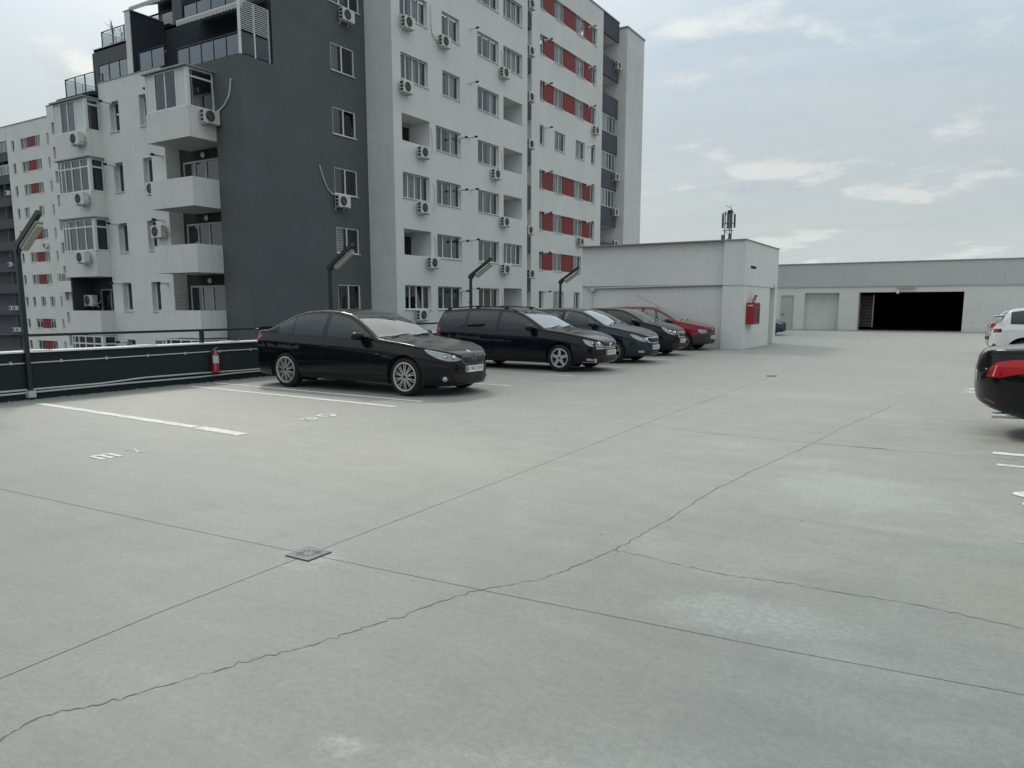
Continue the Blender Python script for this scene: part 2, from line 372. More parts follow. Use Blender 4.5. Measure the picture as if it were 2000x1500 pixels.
def flue(parent, pl, pos, a, z, l=.42, r=.05):
    p = MB().tube([PT(pl, pos, a, z, -.02), PT(pl, pos, a, z, l)], r, 8)
    fbox(p, pl, pos, a - r * 1.6, a + r * 1.6, z - r * 1.6, z + r * 1.6, 0, .02)
    o = p.build('flue_pipe', METAL_W, parent)
    MB().tube([PT(pl, pos, a, z, l), PT(pl, pos, a, z, l + .16)], r * 1.15, 8).build('flue_cap', BLACK_PL, o)
def rnd_shades(n, dark=.5):
    return [random.choice([0, 0, 1, 2] if random.random() < dark else [2, 5, 5, 3]) for _ in range(n)]
# ------------------------------------------------------------------ deck, street, parapet
street = MB().box(-900, 900, -900, 900, -15.5, -15.0).build('ground', plain('street_asphalt', (.06, .06, .06), .9, var=.2)); tag(street, kind='structure')
deck = MB().box(-13.3, 26, -28, 70, -.5, -.014).build('deck_base', JOINT); tag(deck, kind='structure')
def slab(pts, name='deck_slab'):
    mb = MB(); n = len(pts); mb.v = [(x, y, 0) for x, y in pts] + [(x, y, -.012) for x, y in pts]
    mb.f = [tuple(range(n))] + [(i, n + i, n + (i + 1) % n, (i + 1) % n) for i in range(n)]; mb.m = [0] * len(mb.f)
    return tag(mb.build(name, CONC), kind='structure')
JX = [(-3.1, -28), (-3.24, .6), (-3.27, 1.34), (-3.33, 2.06), (-3.36, 3.10)]
JX2 = [(-3.36, 3.10), (-3.41, 5.57), (-3.54, 9.9), (-3.64, 16.5), (-3.70, 21), (-3.69, 30), (-3.7, 70)]
JL = [(-13.3, 2.72), (-6.81, 2.94), (-4.81, 3.02), (-3.36, 3.10)]
JR = [(-3.36, 3.10), (-1.95, 3.18), (-.66, 3.27), (.29, 3.37), (7.5, 3.9)]
w = .0034
off = lambda P, dx, dy: [(x + dx, y + dy) for x, y in P]
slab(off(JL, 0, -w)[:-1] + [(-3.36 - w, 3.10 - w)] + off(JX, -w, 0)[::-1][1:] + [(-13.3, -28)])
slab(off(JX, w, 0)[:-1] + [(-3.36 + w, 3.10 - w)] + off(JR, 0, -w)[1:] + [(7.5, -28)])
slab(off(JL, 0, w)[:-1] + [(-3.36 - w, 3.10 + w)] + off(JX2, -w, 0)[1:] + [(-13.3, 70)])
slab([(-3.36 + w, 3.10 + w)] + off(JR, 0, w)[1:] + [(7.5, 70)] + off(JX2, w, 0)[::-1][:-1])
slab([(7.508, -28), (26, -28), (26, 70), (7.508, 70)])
def ribbon(pts, wid, name, mat, z=.0016, jit=0., sub=1, seed=1, wj=.0):
    rr = random.Random(seed); P = []
    for (x0, y0), (x1, y1) in zip(pts[:-1], pts[1:]):
        for k in range(sub):
            t = k / sub; l = math.hypot(x1 - x0, y1 - y0)
            nx, ny = -(y1 - y0) / l, (x1 - x0) / l; j = rr.gauss(0, jit) if (k or len(P)) else 0
            P.append((x0 + (x1 - x0) * t + nx * j, y0 + (y1 - y0) * t + ny * j))
    P.append(pts[-1]); mb = MB()
    def ed(i):
        a, b = P[max(i - 1, 0)], P[min(i + 1, len(P) - 1)]; l = math.hypot(b[0] - a[0], b[1] - a[1]) or 1
        ww = wid * (1 + rr.uniform(-wj, wj)) / 2; n = (-(b[1] - a[1]) / l * ww, (b[0] - a[0]) / l * ww)
        return (P[i][0] + n[0], P[i][1] + n[1], z), (P[i][0] - n[0], P[i][1] - n[1], z)
    E_ = [ed(i) for i in range(len(P))]
    for (a, b), (c, d) in zip(E_[:-1], E_[1:]): mb.quad(a, b, d, c)
    return tag(mb.build(name, mat), kind='structure')
C1 = [(-3.3, .3), (-2.78, 1.12), (-2.84, 1.25), (-2.8, 1.34), (-2.69, 1.53), (-2.63, 1.71), (-2.54, 1.97), (-2.42, 2.21), (-2.35, 2.44), (-2.3, 2.62), (-2.22, 2.93), (-2.13, 3.19), (-1.93, 3.49), (-1.87, 3.74), (-1.8, 4.18), (-1.77, 4.53), (-1.74, 5.02), (-1.72, 5.95), (-1.61, 7.05), (-1.4, 8.75), (-1.3, 9.93), (-1.11, 11.39), (-.95, 12.57)]
ribbon(C1, .0050, 'crack', CRACK, jit=.008, sub=9, seed=3, wj=.7)
ribbon([(-1.8, 4.16), (-1.58, 4.14), (-1.35, 4.1), (-1.04, 4.08), (-.78, 4.13), (-.46, 4.13), (-.15, 4.16), (.04, 4.14), (.32, 4.09), (1.6, 4.2)], .0040, 'crack', CRACK, jit=.007, sub=9, seed=5, wj=.7)
ribbon([(-4.91, 8.89), (-4.02, 8.9), (-2.37, 8.75), (-1.34, 8.71), (-.53, 8.75), (.5, 8.78)], .0060, 'crack', CRACK, jit=.008, sub=14, seed=8, wj=.8)
ribbon([(-.98, 8.74), (-.86, 8.72), (-.74, 8.76), (-.66, 8.75)], .03, 'crack', plain('rust_patch', (.22, .19, .16), .95, var=.3), z=.0022, jit=.006, sub=4, seed=9, wj=.7)
# drains
def drain(x, y, rz, label):
    r = empty('floor_drain', (x, y, 0), rz, label=label, cat='drain')
    MB().box(-.098, .098, -.098, .098, .001, .009).build('frame_plate', plain('drain_metal', (.10, .115, .13), .5, .5, var=.2, vscale=30), r, bevel=.002)
    mb = MB()
    holes = []
    for k in (-1, 1):                                                 # seen from the camera the plate stands on its corner
        d1, d2 = Vector((.7071, .7071, 0)) * k, Vector((-.7071, .7071, 0))
        for j in (-1, 0, 1):
            c = Vector((-.7071, .7071, 0)) * k * .044 + Vector((.7071, .7071, 0)) * j * .024
            if j: holes.append(MB().tube([(c.x, c.y, .0088), (c.x, c.y, .0102)], .009, 12))
            else: holes.append(MB().obox((c.x, c.y, .0095), Vector((.7071, .7071, 0)) * .008, Vector((-.7071, .7071, 0)) * .014, (0, 0, .0007)))
            c = Vector((.7071, .7071, 0)) * k * .052 + Vector((-.7071, .7071, 0)) * j * .021
            holes.append(MB().obox((c.x, c.y, .0095), Vector((.7071, .7071, 0)) * (.024 if j else .02), Vector((-.7071, .7071, 0)) * .005, (0, 0, .0007)))
    for h_ in holes: h_.build('drain_hole', BLACK_PL, r)
drain(-3.36, 3.10, 0, 'square grey metal floor drain where the deck joints cross')
drain(-3.66, 16.9, 0, 'small far floor drain on the deck joint beyond the cars')
# painted lines
def mark(pts, wid, label, mat=PAINTW, seed=1, worn=.12):
    rr = random.Random(seed); (x0, y0), (x1, y1) = pts; n = 26; mb = MB(); prev = None
    for k in range(n + 1):
        t = k / n; x, y = x0 + (x1 - x0) * t, y0 + (y1 - y0) * t
        a = (x, y + wid / 2 * (1 + rr.uniform(-worn, worn)), .004); b = (x, y - wid / 2 * (1 + rr.uniform(-worn, worn)), .004)
        if prev: mb.quad(prev[0], a, b, prev[1])
        prev = (a, b)
    return tag(mb.build('bay_line', mat), label, 'road marking', 'white lines between the parking bays')
mark([(-12.4, 6.02), (-8.25, 5.84)], .14, 'long white bay line nearest the camera on the left', seed=2)
mark([(-8.20, 5.835), (-7.28, 5.775)], .17, 'short thicker white end piece of the nearest left bay line', seed=3)
mark([(-12.66, 8.9), (-7.38, 8.66)], .12, 'white bay line just in front of the black saloon, nearer of the pair', seed=4)
mark([(-12.8, 9.56), (-7.42, 9.36)], .11, 'white bay line along the near side of the black saloon, farther of the pair', seed=5)
mark([(-12.8, 12.28), (-7.44, 12.16)], .10, 'white bay line on the far side of the black saloon', seed=6)
mark([(-12.8, 15.0), (-7.36, 14.62)], .10, 'white bay line beside the near wheels of the dark blue estate car', PAINTOLD, seed=7)
mark([(-12.8, 17.6), (-7.4, 17.38)], .11, 'white bay line between the estate car and the blue grey hatchback', seed=8)
mark([(-12.8, 20.6), (-7.2, 20.62)], .14, 'white bay line between the blue grey hatchback and the black hatchback', seed=9)
mark([(-12.8, 23.7), (-7.6, 23.7)], .12, 'white bay line between the black hatchback and the red car', seed=10)
mark([(.29, 9.10), (5.4, 8.9)], .13, 'white bay line on the right beside the black car, farther of two', seed=11)
mark([(.31, 8.42), (5.4, 8.3)], .10, 'split white bay line on the right, nearer of two', PAINTOLD, seed=12)
mark([(.36, 5.66), (5.4, 5.6)], .022, 'thin white guide line at the right picture edge', PAINTOLD, seed=13)
for i, y in enumerate((14.4, 17.1, 17.8, 20.5, 23.2, 30.6, 33.4, 36.2, 39., 42., 45.)):
    mark([(.32, y), (5.2, y - .05)], .14, 'white bay end line %s along the right hand bays' % ['behind the black car boot', 'second beyond the black car', 'third beyond the black car', 'fourth beyond the black car', 'just before the white car', 'just past the white car', 'second past the white car', 'third past the white car', 'fourth past the white car', 'fifth past the white car', 'farthest towards the ramp entrance'][i], seed=20 + i)
def glyph(strokes, ox, oy, label, mat=PAINTW, wd=.035):
    """painted bay number; stroke points in metres on the deck"""
    mb = MB()
    for st in strokes:
        for (x0, y0), (x1, y1) in zip(st[:-1], st[1:]):
            l = math.hypot(x1 - x0, y1 - y0); ux, uy = (x1 - x0) / l, (y1 - y0) / l; nx, ny = -uy * wd / 2, ux * wd / 2
            x0e, y0e, x1e, y1e = x0 - ux * wd * .3, y0 - uy * wd * .3, x1 + ux * wd * .3, y1 + uy * wd * .3
            z = .004 + .0006 * (len(mb.f) % 5)
            mb.quad((ox + x0e + nx, oy + y0e + ny, z), (ox + x1e + nx, oy + y1e + ny, z), (ox + x1e - nx, oy + y1e - ny, z), (ox + x0e - nx, oy + y0e - ny, z))
    return tag(mb.build('bay_number', mat), label, 'road marking', 'white bay numbers painted on the deck')
def arc(cx, cy, rx, ry, a0, a1, n=14): return [(cx + rx * math.cos(R(a0 + (a1 - a0) * k / n)), cy + ry * math.sin(R(a0 + (a1 - a0) * k / n))) for k in range(n + 1)]
glyph([[(.0, .02), (.22, .02)], [(.0, .11), (.22, .10)], [(.0, .20), (.22, .185)], [(.0, .02), (.0, .20)]], -7.49, 4.07, 'bright white painted digit with three bars in the nearest left bay', PAINTW, .046)
glyph([[(.0, .0), (.0, .10), (.20, .02)], [(.21, .0), (.21, .09)]], -7.52, 4.46, 'faint worn painted digit beside the bright three barred one', PAINTOLD, .022)
glyph([arc(.10, .11, .10, .095, 60, 400), [(.02, .11), (.18, .10)]], -7.66, 6.97, 'white painted number in the second bay, nearer digit', PAINTW, .05)
glyph([arc(.12, .12, .11, .105, 0, 360)], -7.71, 7.31, 'white painted number in the second bay, farther round digit', PAINTW, .058)
glyph([[(0, .02), (.16, 0), (.30, .0)]], -7.84, 13.2, 'white painted dash of a bay number beside the dark estate car', PAINTW, .05)
glyph([[(0, .02), (.10, .06), (.24, .0)]], -7.82, 13.6, 'white painted digit beside the dash near the estate car', PAINTW, .05)
glyph([arc(.17, .13, .16, .10, 0, 360), arc(.17, .13, .12, .06, 0, 360)], .40, 7.02, 'thick white painted oval digit at the right picture edge, farther', PAINTW, .05)
glyph([arc(.17, .10, .15, .10, 10, 350), [(.03, .11), (.3, .13)]], .44, 6.70, 'thick white painted oval digit at the right picture edge, nearer', PAINTW, .05)
for i, y in enumerate((15.4, 16.0)):
    glyph([[(0, 0), (.2, .05), (.05, .2)], [(.05, .2), (.25, .25)]], -.05 + i * .04, y, 'small white painted digits beside the black boot on the right, %s' % ('nearer' if i == 0 else 'farther'), PAINTW, .07)
# parapet with cap, pipes, railing
pp = empty('parapet_wall', (-13.18, 10, 0), label='dark grey parapet wall with metal cap and handrail along the deck edge', cat='wall')
def under(root, o): o.parent = root; o.matrix_parent_inverse = Matrix.Translation(root.location).inverted(); return o
PAR_ST = stucco('parapet_paint', (.030, .037, .041), .12, .05)
under(pp, MB().box(-13.31, -13.05, -28, 27.3, -.02, .765).build('wall', PAR_ST))
capm = plain('cap_metal', (.70, .71, .71), .45, .1, var=.15, vscale=1.5)
yy = -28
while yy < 27.2:
    under(pp, MB().box(-13.36, -13.01, yy + .002, min(yy + 2.0, 27.3) - .002, .766, .792).build('cap', capm, bevel=.004)); yy += 2.0
for a, b in ((6.35, 6.62), (4.2, 4.5), (10.1, 10.36), (8.2, 8.5)):
    under(pp, MB().box(-13.34, -13.03, a, b, .793, .803).build('cap_joint', METAL_W))
rt = MB(); rt.box(-13.22, -13.17, -28, 27.3, 1.02, 1.065); under(pp, rt.build('handrail', METAL_DK))
for y in (-8, -4.5, -1, 2.6, 9.59, 16.3, 22.):
    under(pp, MB().box(-13.225, -13.165, y - .035, y + .035, .79, 1.02).build('railing_post', METAL_DK))
pt = MB().tube([(-13.035, -28, .59), (-13.035, 6.1, .60), (-13.035, 9.6, .615), (-13.035, 27, .62)], .011, 8)
for y in np.arange(4.4, 26, .78): pt.box(-13.05, -13.02, y - .015, y + .015, .585, .635)
under(pp, pt.build('cable_pipe', CABLE))
under(pp, MB().tube([(-13.03, -28, .17), (-13.03, 5.9, .168), (-13.03, 7.4, .168), (-13.03, 8.2, .205), (-13.03, 9.4, .20), (-13.03, 10.4, .185), (-13.03, 27, .18)], .016, 8).build('cable_pipe', CABLE))
under(pp, MB().tube([(-13.02, -28, .11), (-13.02, 5.9, .118), (-13.02, 7.9, .132), (-13.02, 9.35, .125), (-13.02, 10.2, .14), (-13.02, 27, .13)], .016, 8).build('cable_pipe', CABLE))
rr = random.Random(4); rub = MB()
for k in range(420):
    y = rr.uniform(-2, 14); x = -13.045 + abs(rr.gauss(0, .03)); s_ = rr.uniform(.004, .02)
    rub.obox((x, y, s_ * .3), (s_, rr.uniform(-.3, .3) * s_, 0), (0, s_ * rr.uniform(.6, 1.8), 0), (0, 0, s_ * .35), 0)
tag(rub.build('mortar_crumbs', plain('mortar', (.36, .36, .34), .95, var=.3, vscale=40)), kind='stuff')
# deck lamps
def lamp(y, label, first=None):
    r = empty('deck_lamp', (-13.0, y, 0), label=label, cat='lamp', group='bent pole lamps along the parapet')
    MB().box(-.035, .035, -.035, .035, .05, 2.42).build('pole', METAL_DK, r, bevel=.006)
    mb = MB(); mb.obox((.36, 0, 2.68), (.39, 0, .25), (0, .033, 0), (-.022, 0, .034)); mb.obox((.0, 0, 2.42), (.05, 0, .06), (0, .034, 0), (-.04, 0, .035))
    mb.obox((.09, 0, 2.40), (.075, 0, .085), (0, .02, 0), (-.012, 0, .010))
    mb.build('arm', METAL_DK, r)
    a = Vector((.84, 0, .54)).normalized(); n = Vector((.54, 0, -.84)).normalized()
    c = Vector((.44, 0, 2.655)) + n * .055
    MB().obox(c, a * .33, (0, .055, 0), n * .022).build('luminaire', plain('lamp_body', (.22, .22, .20), .5) if 'lamp_body' not in MATS else MATS['lamp_body'], r, bevel=.006)
    MB().obox(c + n * .05, a * .32, (0, .05, 0), n * .028).build('diffuser', plain('lamp_diffuser', (.36, .35, .26), .35) if 'lamp_diffuser' not in MATS else MATS['lamp_diffuser'], r, bevel=.018)
    MB().box(-.06, .07, -.055, .055, .045, .155).build('junction_box', CABLE, r, bevel=.005)
    for z in (.20, .60): MB().box(-.075, -.03, -.05, .05, z, z + .06).build('bracket', METAL_DK, r)
lamp(6.2, 'dark bent pole lamp at the left picture edge, nearest of four')
lamp(13.0, 'dark bent pole lamp behind the black saloon')
lamp(18.85, 'dark bent pole lamp behind the dark estate car')
lamp(24.65, 'dark bent pole lamp beside the roof block, farthest of four')
# extinguisher
ex = empty('fire_extinguisher', (-12.95, 9.69, 0), label='red fire extinguisher with white label on the dark parapet', cat='fire extinguisher')
REDG = plain('extinguisher_red', (.34, .008, .018), .3, coat=.6)
MB().lathe([(0, .19), (.068, .192), (.076, .205), (.076, .255), (.072, .262), (.072, .54), (.060, .575), (.030, .60), (.024, .63), (0, .632)], (0, 0, 1), (0, 0, 0), 24).build('cylinder', REDG, ex, smooth=True)
o_ = MB(); 
lab = plain('label_white', (.62, .62, .62), .5)
use(lab); sp_ = N('ShaderNodeSeparateXYZ'); L_(geopos(), sp_.inputs[0])
w_ = M_('GREATER_THAN', M_('FRACT', M_('MULTIPLY', sp_.outputs[2], 42.)), .62); gz_ = M_('MULTIPLY', M_('GREATER_THAN', noise(geopos(), 70., 1, .5, (0, 0, 0)), .47), w_)
L_(MIX(M_('MULTIPLY', gz_, .6), (.62, .62, .62, 1), (.10, .14, .14, 1)), lab.node_tree.nodes['Principled BSDF'].inputs['Base Color'])
for k in range(14):
    a0, a1 = R(-100 + k * 180 / 14), R(-100 + (k + 1) * 180 / 14)
    o_.quad((.0735 * math.cos(a0), .0735 * math.sin(a0), .385), (.0735 * math.cos(a1), .0735 * math.sin(a1), .385), (.0735 * math.cos(a1), .0735 * math.sin(a1), .535), (.0735 * math.cos(a0), .0735 * math.sin(a0), .535))
o_.build('paper_label', lab, ex)
MB().box(-.012, .014, -.05, .03, .63, .66).obox((0, .02, .685), (.01, 0, 0), (0, .055, .014), (0, 0, .006)).build('valve', METAL_GREY, ex)
MB().tube([(.0, -.04, .65), (.02, -.09, .62), (.03, -.095, .5), (.03, -.09, .36), (.03, -.09, .26)], .011, 8).build('hose', BLACK_PL, ex)
MB().box(-.055, -.068, -.02, .02, .22, .70).build('bracket', METAL_DK, ex)

# ------------------------------------------------------------------ stair block
sbk = empty('stair_block', (-7.0, 27.3, 0), label='pale rendered stair block on the deck behind the red car', cat='building')
def put(o): return under(CUR, o)
CUR = sbk
mb = MB(); mb.box(-13.5, -7.78, 27.52, 32.6, -.01, 3.86); put(mb.build('wall', BLOCK_ST))
put(MB().box(-13.5, -7.80, 27.44, 27.52, 2.33, 3.86).build('upper_band', BLOCK_ST))
CUR = sbk
m2 = MB()
m2.box(-7.78, -7.0, 27.3, 31.3, -.01, 2.27); m2.box(-7.78, -7.0, 27.3, 32.6, 2.27, 3.86); m2.box(-7.78, -7.0, 32.15, 32.6, -.01, 2.27); m2.box(-7.78, -7.3, 31.3, 32.15, -.01, 2.27)
put(m2.build('wall', BLOCK_ST))
put(MB().box(-7.30, -7.27, 31.36, 32.10, 0, 2.12).build('door', plain('grey_door', (.50, .50, .47), .5)))
put(MB().box(-13.6, -6.95, 27.22, 32.66, 3.861, 3.885).build('roof_edge', RUST)); put(MB().box(-13.55, -7.0, 27.28, 32.6, 3.886, 3.90).build('roof', RUST))
put(MB().tube([(-13.3, 27.42, 2.24), (-7.82, 27.42, 2.31)], .028, 8).build('cable_pipe', CABLE)); put(MB().box(-13.3, -7.8, 27.44, 27.515, 2.285, 2.325).build('ledge', RUST))
put(MB().tube([(-7.8, 27.285, 2.30), (-6.985, 27.285, 2.28), (-6.985, 32.3, 2.29)], .014, 8).build('cable_pipe', CABLE))
put(MB().tube([(-13.02, 27.42, 2.24), (-13.02, 27.42, .2)], .018, 6).build('cable_pipe', CABLE)); put(MB().box(-13.1, -12.9, 27.36, 27.5, 2.12, 2.24).build('junction_box', CABLE))
put(MB().box(-7.01, -6.993, 28.1, 28.85, 2.9, 3.0).build('vent_slot', DARKIN)); put(MB().box(-6.99, -6.96, 31.9, 31.98, 2.2, 2.42).build('door_lamp', CABLE))
hb = empty('hydrant_box', (-6.85, 28.1, 0), label='red fire hydrant cabinet on the side wall of the stair block', cat='hydrant cabinet')
RED2 = plain('cabinet_red', (.33, .012, .016), .4)
o = MB().box(-.15, .15, -.42, .42, .88, 1.66).build('cabinet', RED2, hb, bevel=.01)
MB().box(.15, .156, -.36, .36, .94, 1.46).build('glass_door', plain('cabinet_glass', (.03, .012, .014), .1), hb); MB().box(.15, .155, -.3, .3, 1.5, 1.62).build('name_plate', plain('dark_red', (.12, .012, .014), .5), hb)
MB().box(-.10, .10, -.424, -.42, 1.535, 1.585).build('shelf_strip', CABLE, hb)
hs = MB(); hs.tube([(0, -.1, 1.66), (0, -.1, 1.8)], .03); hs.lathe([(.0, -.02), (.07, -.02), (.07, .02), (0, .02)], (1, 0, 0), (.03, -.02, 1.83), 14); hs.tube([(0, .1, 1.66), (.05, .12, 1.84), (.0, .2, 1.9)], .022)
hs.build('valve', plain('brass_grey', (.25, .24, .20), .5, .4), hb); MB().box(-.03, .05, .18, .3, 1.86, 1.94).build('valve_handle', BLACK_PL, hb)
# ------------------------------------------------------------------ ramp building (far end)
rb = empty('ramp_building', (-3, 54, 0), label='long pale rendered ramp building with wide dark vehicle opening', cat='building'); CUR = rb
GY = 54.0
o = wall(None, 'Y', GY, -14.5, 14, -.01, 2.8, [(-6.42, -.50, -.01, 2.46, 1.0), (-9.78, -7.6, -.01, 2.45, .7), (-11.34, -10.46, -.01, 2.3, .08)], BLOCK_ST, .5); put(o)
put(MB().box(-14.5, 14, 53.93, 54.02, 2.87, 4.34).build('upper_band', stucco('upper_band_stucco', (.57, .58, .585), .04, .05)))
put(MB().box(-14.6, 14.1, 53.86, 66, 4.341, 4.40).build('roof_edge', RUST)); put(MB().box(-14.5, 14, 54.0, 54.05, 2.80, 2.87).build('ledge', BLOCK_ST))
put(MB().tube([(-14.5, 53.95, 2.835), (14, 53.95, 2.835)], .03, 8).build('cable_pipe', CABLE))
put(MB().box(-9.8, -7.58, 54.7, 54.75, -.01, 2.47).build('niche_wall', BLOCK_ST))
put(MB().box(-11.35, -10.45, 54.08, 54.12, 0, 2.3).build('door', plain('pale_door', (.50, .49, .45), .45)))
put(MB().box(-11.22, -11.10, 54.0, 54.08, 1.0, 1.06).build('door_handle', BLACK_PL))
for a, b in ((-14.5, -11.42), (-10.38, -9.86), (-7.52, -6.5), (-.42, 14)): put(MB().box(a, b, 53.965, 54.0, -.01, .33).build('plinth', BLOCK_ST))
hall = MB(); hall.box(-7.5, .8, 66.0, 66.1, -.01, 3.2); hall.box(-7.6, -7.5, 55.0, 66, -.01, 3.2); hall.box(.8, .9, 55, 66, -.01, 3.2); hall.box(-7.5, .8, 55, 66, 3.2, 3.3); hall.box(-7.5, .8, 54.6, 66, -.03, .003)
hall.box(-7.5, -6.42, 54.98, 55.06, 0, 3.2); hall.box(-.5, .8, 54.98, 55.06, 0, 3.2); hall.box(-6.42, -.5, 54.98, 55.06, 2.46, 3.2)
put(hall.build('ramp_hall', DARKIN))
put(MB().box(-14.5, 14, 66.1, 66.3, -.01, 4.34).build('wall', BLOCK_ST)); put(MB().box(-14.6, -14.5, 54, 66, -.01, 4.34).build('wall', BLOCK_ST)); put(MB().box(13.9, 14.05, 54.1, 66, -.01, 4.34).build('wall', BLOCK_ST))
gm = plain('gate_metal', (.26, .25, .25), .45, .4)
gf = MB(); gf.box(-6.42, -6.37, 54.6, 54.64, .2, 2.3); gf.box(-5.62, -5.55, 54.6, 54.64, .2, 2.3); gate = put(gf.build('gate_frame', gm))
for k in range(22):
    z = .22 + k * .094
    s_ = MB(); s_.obox((-6.0, 54.62, z + .03), (.39, 0, 0), (0, .010, .0), (0, .006, .014)); q = s_.build('slat', plain('gate_slat', (.11, .10, .085), .5, .3, var=.5, vscale=2) if 'gate_slat' not in MATS else MATS['gate_slat'], gate)
bl = empty('batten_light', (-3.7, 53.9, 2.6), label='slim fluorescent batten light above the dark ramp opening', cat='lamp')
MB().box(-.55, .55, -.06, .02, .09, .16).build('housing', CABLE, bl, bevel=.01); MB().box(-.52, .52, -.10, -.06, .06, .15).build('diffuser', MATS['lamp_diffuser'], bl, bevel=.01)
cc = empty('wall_camera', (-4.15, 53.85, 2.42), label='small white camera dome hanging beside the batten light', cat='camera')
MB().lathe([(0, -.09), (.06, -.08), (.09, -.02), (.09, .05), (.05, .12), (.03, .22)], (0, 0, 1), (0, 0, 0), 16).build('dome', METAL_W, cc, smooth=True)
# telecom mast far behind
tm = empty('telecom_mast', (-22.45, 80, -15), label='slim phone mast with dark antenna panels behind the stair block roof', cat='mast')
mm = MB()
for dx, dy in ((-.35, 0), (.35, 0), (0, .6)): mm.tube([(dx, dy, 0), (dx, dy, 26.4)], .05, 6)
for k in range(30):
    z = k * .9; mm.tube([(-.35, 0, z), (.35, 0, z + .45)], .025, 5); mm.tube([(.35, 0, z + .45), (0, .6, z + .7)], .025, 5); mm.tube([(0, .6, z + .7), (-.35, 0, z + .9)], .025, 5)
mm.tube([(.22, 0, 26.2), (.24, 0, 27.1)], .02, 6); mm.box(-.1, .35, -.1, .3, 26.1, 26.5)
mm.build('lattice', METAL_DK, tm)
for i, (x, y, z0, z1, w2) in enumerate(((-.52, -.2, 24.7, 26.15, .1), (.05, -.3, 24.6, 26.1, .12), (.36, -.25, 24.7, 26.2, .11), (.62, .1, 24.7, 26.1, .09), (-.45, -.25, 22.9, 24.0, .16), (.3, -.3, 23.2, 24.1, .16))):
    MB().box(x - w2, x + w2, y - .08, y + .08, z0, z1).build('antenna_panel', plain('mast_grey', (.10, .105, .105), .6) if 'mast_grey' not in MATS else MATS['mast_grey'], tm, bevel=.02)
for z in (22.8, 24.4, 25.1, 26.2): MB().box(-.6, .6, -.15, -.1, z, z + .06).build('antenna_bar', METAL_DK, tm)
# ------------------------------------------------------------------ main apartment building
bA = empty('apartment_building', (-30, 30, -15), label='large grey and white apartment building with loggias, terraces and red panels', cat='building')
CUR = bA
def pw(*a, **k): return put(wall(None, *a, **k))
def pwin(*a, **k): return put(window(None, *a, **k))
def pflue(pl, pos, a, z, **k):
    p = MB().tube([PT(pl, pos, a, z, -.02), PT(pl, pos, a, z, .42)], .05, 8); fbox(p, pl, pos, a - .08, a + .08, z - .08, z + .08, 0, .02)
    o = put(p.build('flue_pipe', METAL_W)); MB().tube([PT(pl, pos, a, z, .42), PT(pl, pos, a, z, .58)], .058, 8).build('flue_cap', BLACK_PL, o)
ROWS = [1.38, 4.14, 6.95, 9.70, 12.60, 15.52, 18.36, 21.2]           # sill levels of the light grey wing
H = 1.24
XL = -24.7
LOG1 = {1, 3}                                                        # rows with an open loggia in the first column
ops = []; wins = []
for r, z in enumerate(ROWS):
    if r not in LOG1: ops.append((29.94, 32.1, z, z + H)); wins.append((29.94, 32.1, z, 4, r))
    else: ops.append((29.94, 32.18, z, z + H + .05, 1.3))
    if r <= 3: ops.append((32.7, 34.95, z, z + H)); wins.append((32.7, 34.95, z, 3, r))
    else: ops.append((33.34, 34.92, z, z + H)); wins.append((33.34, 34.92, z, 2, r))
    ops.append((36.64, 38.87, z, z + H)); wins.append((36.64, 38.87, z, 3, r))
    if r in (0, 2, 3, 4): ops.append((39.38, 41.58, z, z + H + .05, 1.4))
    else: ops.append((39.38, 41.58, z, z + H)); wins.append((39.38, 41.58, z, 4, r))
pw('X', XL, 29.3, 42.2, -15, 23.9, ops, GREY_ST)
SH = {(29.94, 0): [1, 0, 0, 1], (29.94, 2): [0, BLIND, BLIND, 0], (29.94, 4): [5, 0, 5, 0], (29.94, 5): [5, 0, 5, 5], (32.7, 0): [1, 1, 0], (32.7, 1): [2, 2, 1], (32.7, 2): [5, 1, 5], (32.7, 3): [5, 1, 5],
      (33.34, 4): [1, 5], (33.34, 5): [1, 5], (36.64, 0): [1, 4, 4], (36.64, 1): [1, 0, 2], (36.64, 2): [2, 3, 2], (36.64, 3): [2, 1, 5], (36.64, 4): [3, 1, 5], (36.64, 5): [BLIND, 0, BLIND], (39.38, 1): [3, 0, 0, 2], (39.38, 5): [3, 0, 5, 5]}
for a0, a1, z, n, r in wins:
    br = None
    if n == 3: w_ = a1 - a0; br = [a0, a0 + w_ * .32, a0 + w_ * .68, a1] if a0 > 36 else [a0, a0 + w_ * .30, a0 + w_ * .66, a1]
    pwin('X', XL, a0, a1, z, z + H, n, SH.get((a0, r), rnd_shades(n, .5)), breaks=br, rec=.16, tilt=(2 if (a0, r) == (29.94, 0) else None))
for r in LOG1:                                                       # open loggias, first column
    z = ROWS[r]; bx = XL - 1.3
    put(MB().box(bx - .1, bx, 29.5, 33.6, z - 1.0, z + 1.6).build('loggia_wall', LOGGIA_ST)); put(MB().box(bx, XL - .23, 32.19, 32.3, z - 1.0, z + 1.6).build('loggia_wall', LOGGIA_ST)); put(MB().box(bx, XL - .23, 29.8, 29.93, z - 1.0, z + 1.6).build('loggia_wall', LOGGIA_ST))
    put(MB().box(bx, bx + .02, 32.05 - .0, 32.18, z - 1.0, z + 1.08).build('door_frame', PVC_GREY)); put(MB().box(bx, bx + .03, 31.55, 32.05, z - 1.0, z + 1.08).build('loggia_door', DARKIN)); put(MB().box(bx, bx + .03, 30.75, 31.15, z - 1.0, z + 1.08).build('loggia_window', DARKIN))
    put(MB().box(XL - 1.3, XL - .24, 29.9, 32.2, z - 1.05, z - .95).build('loggia_floor', BEIGE_ST))
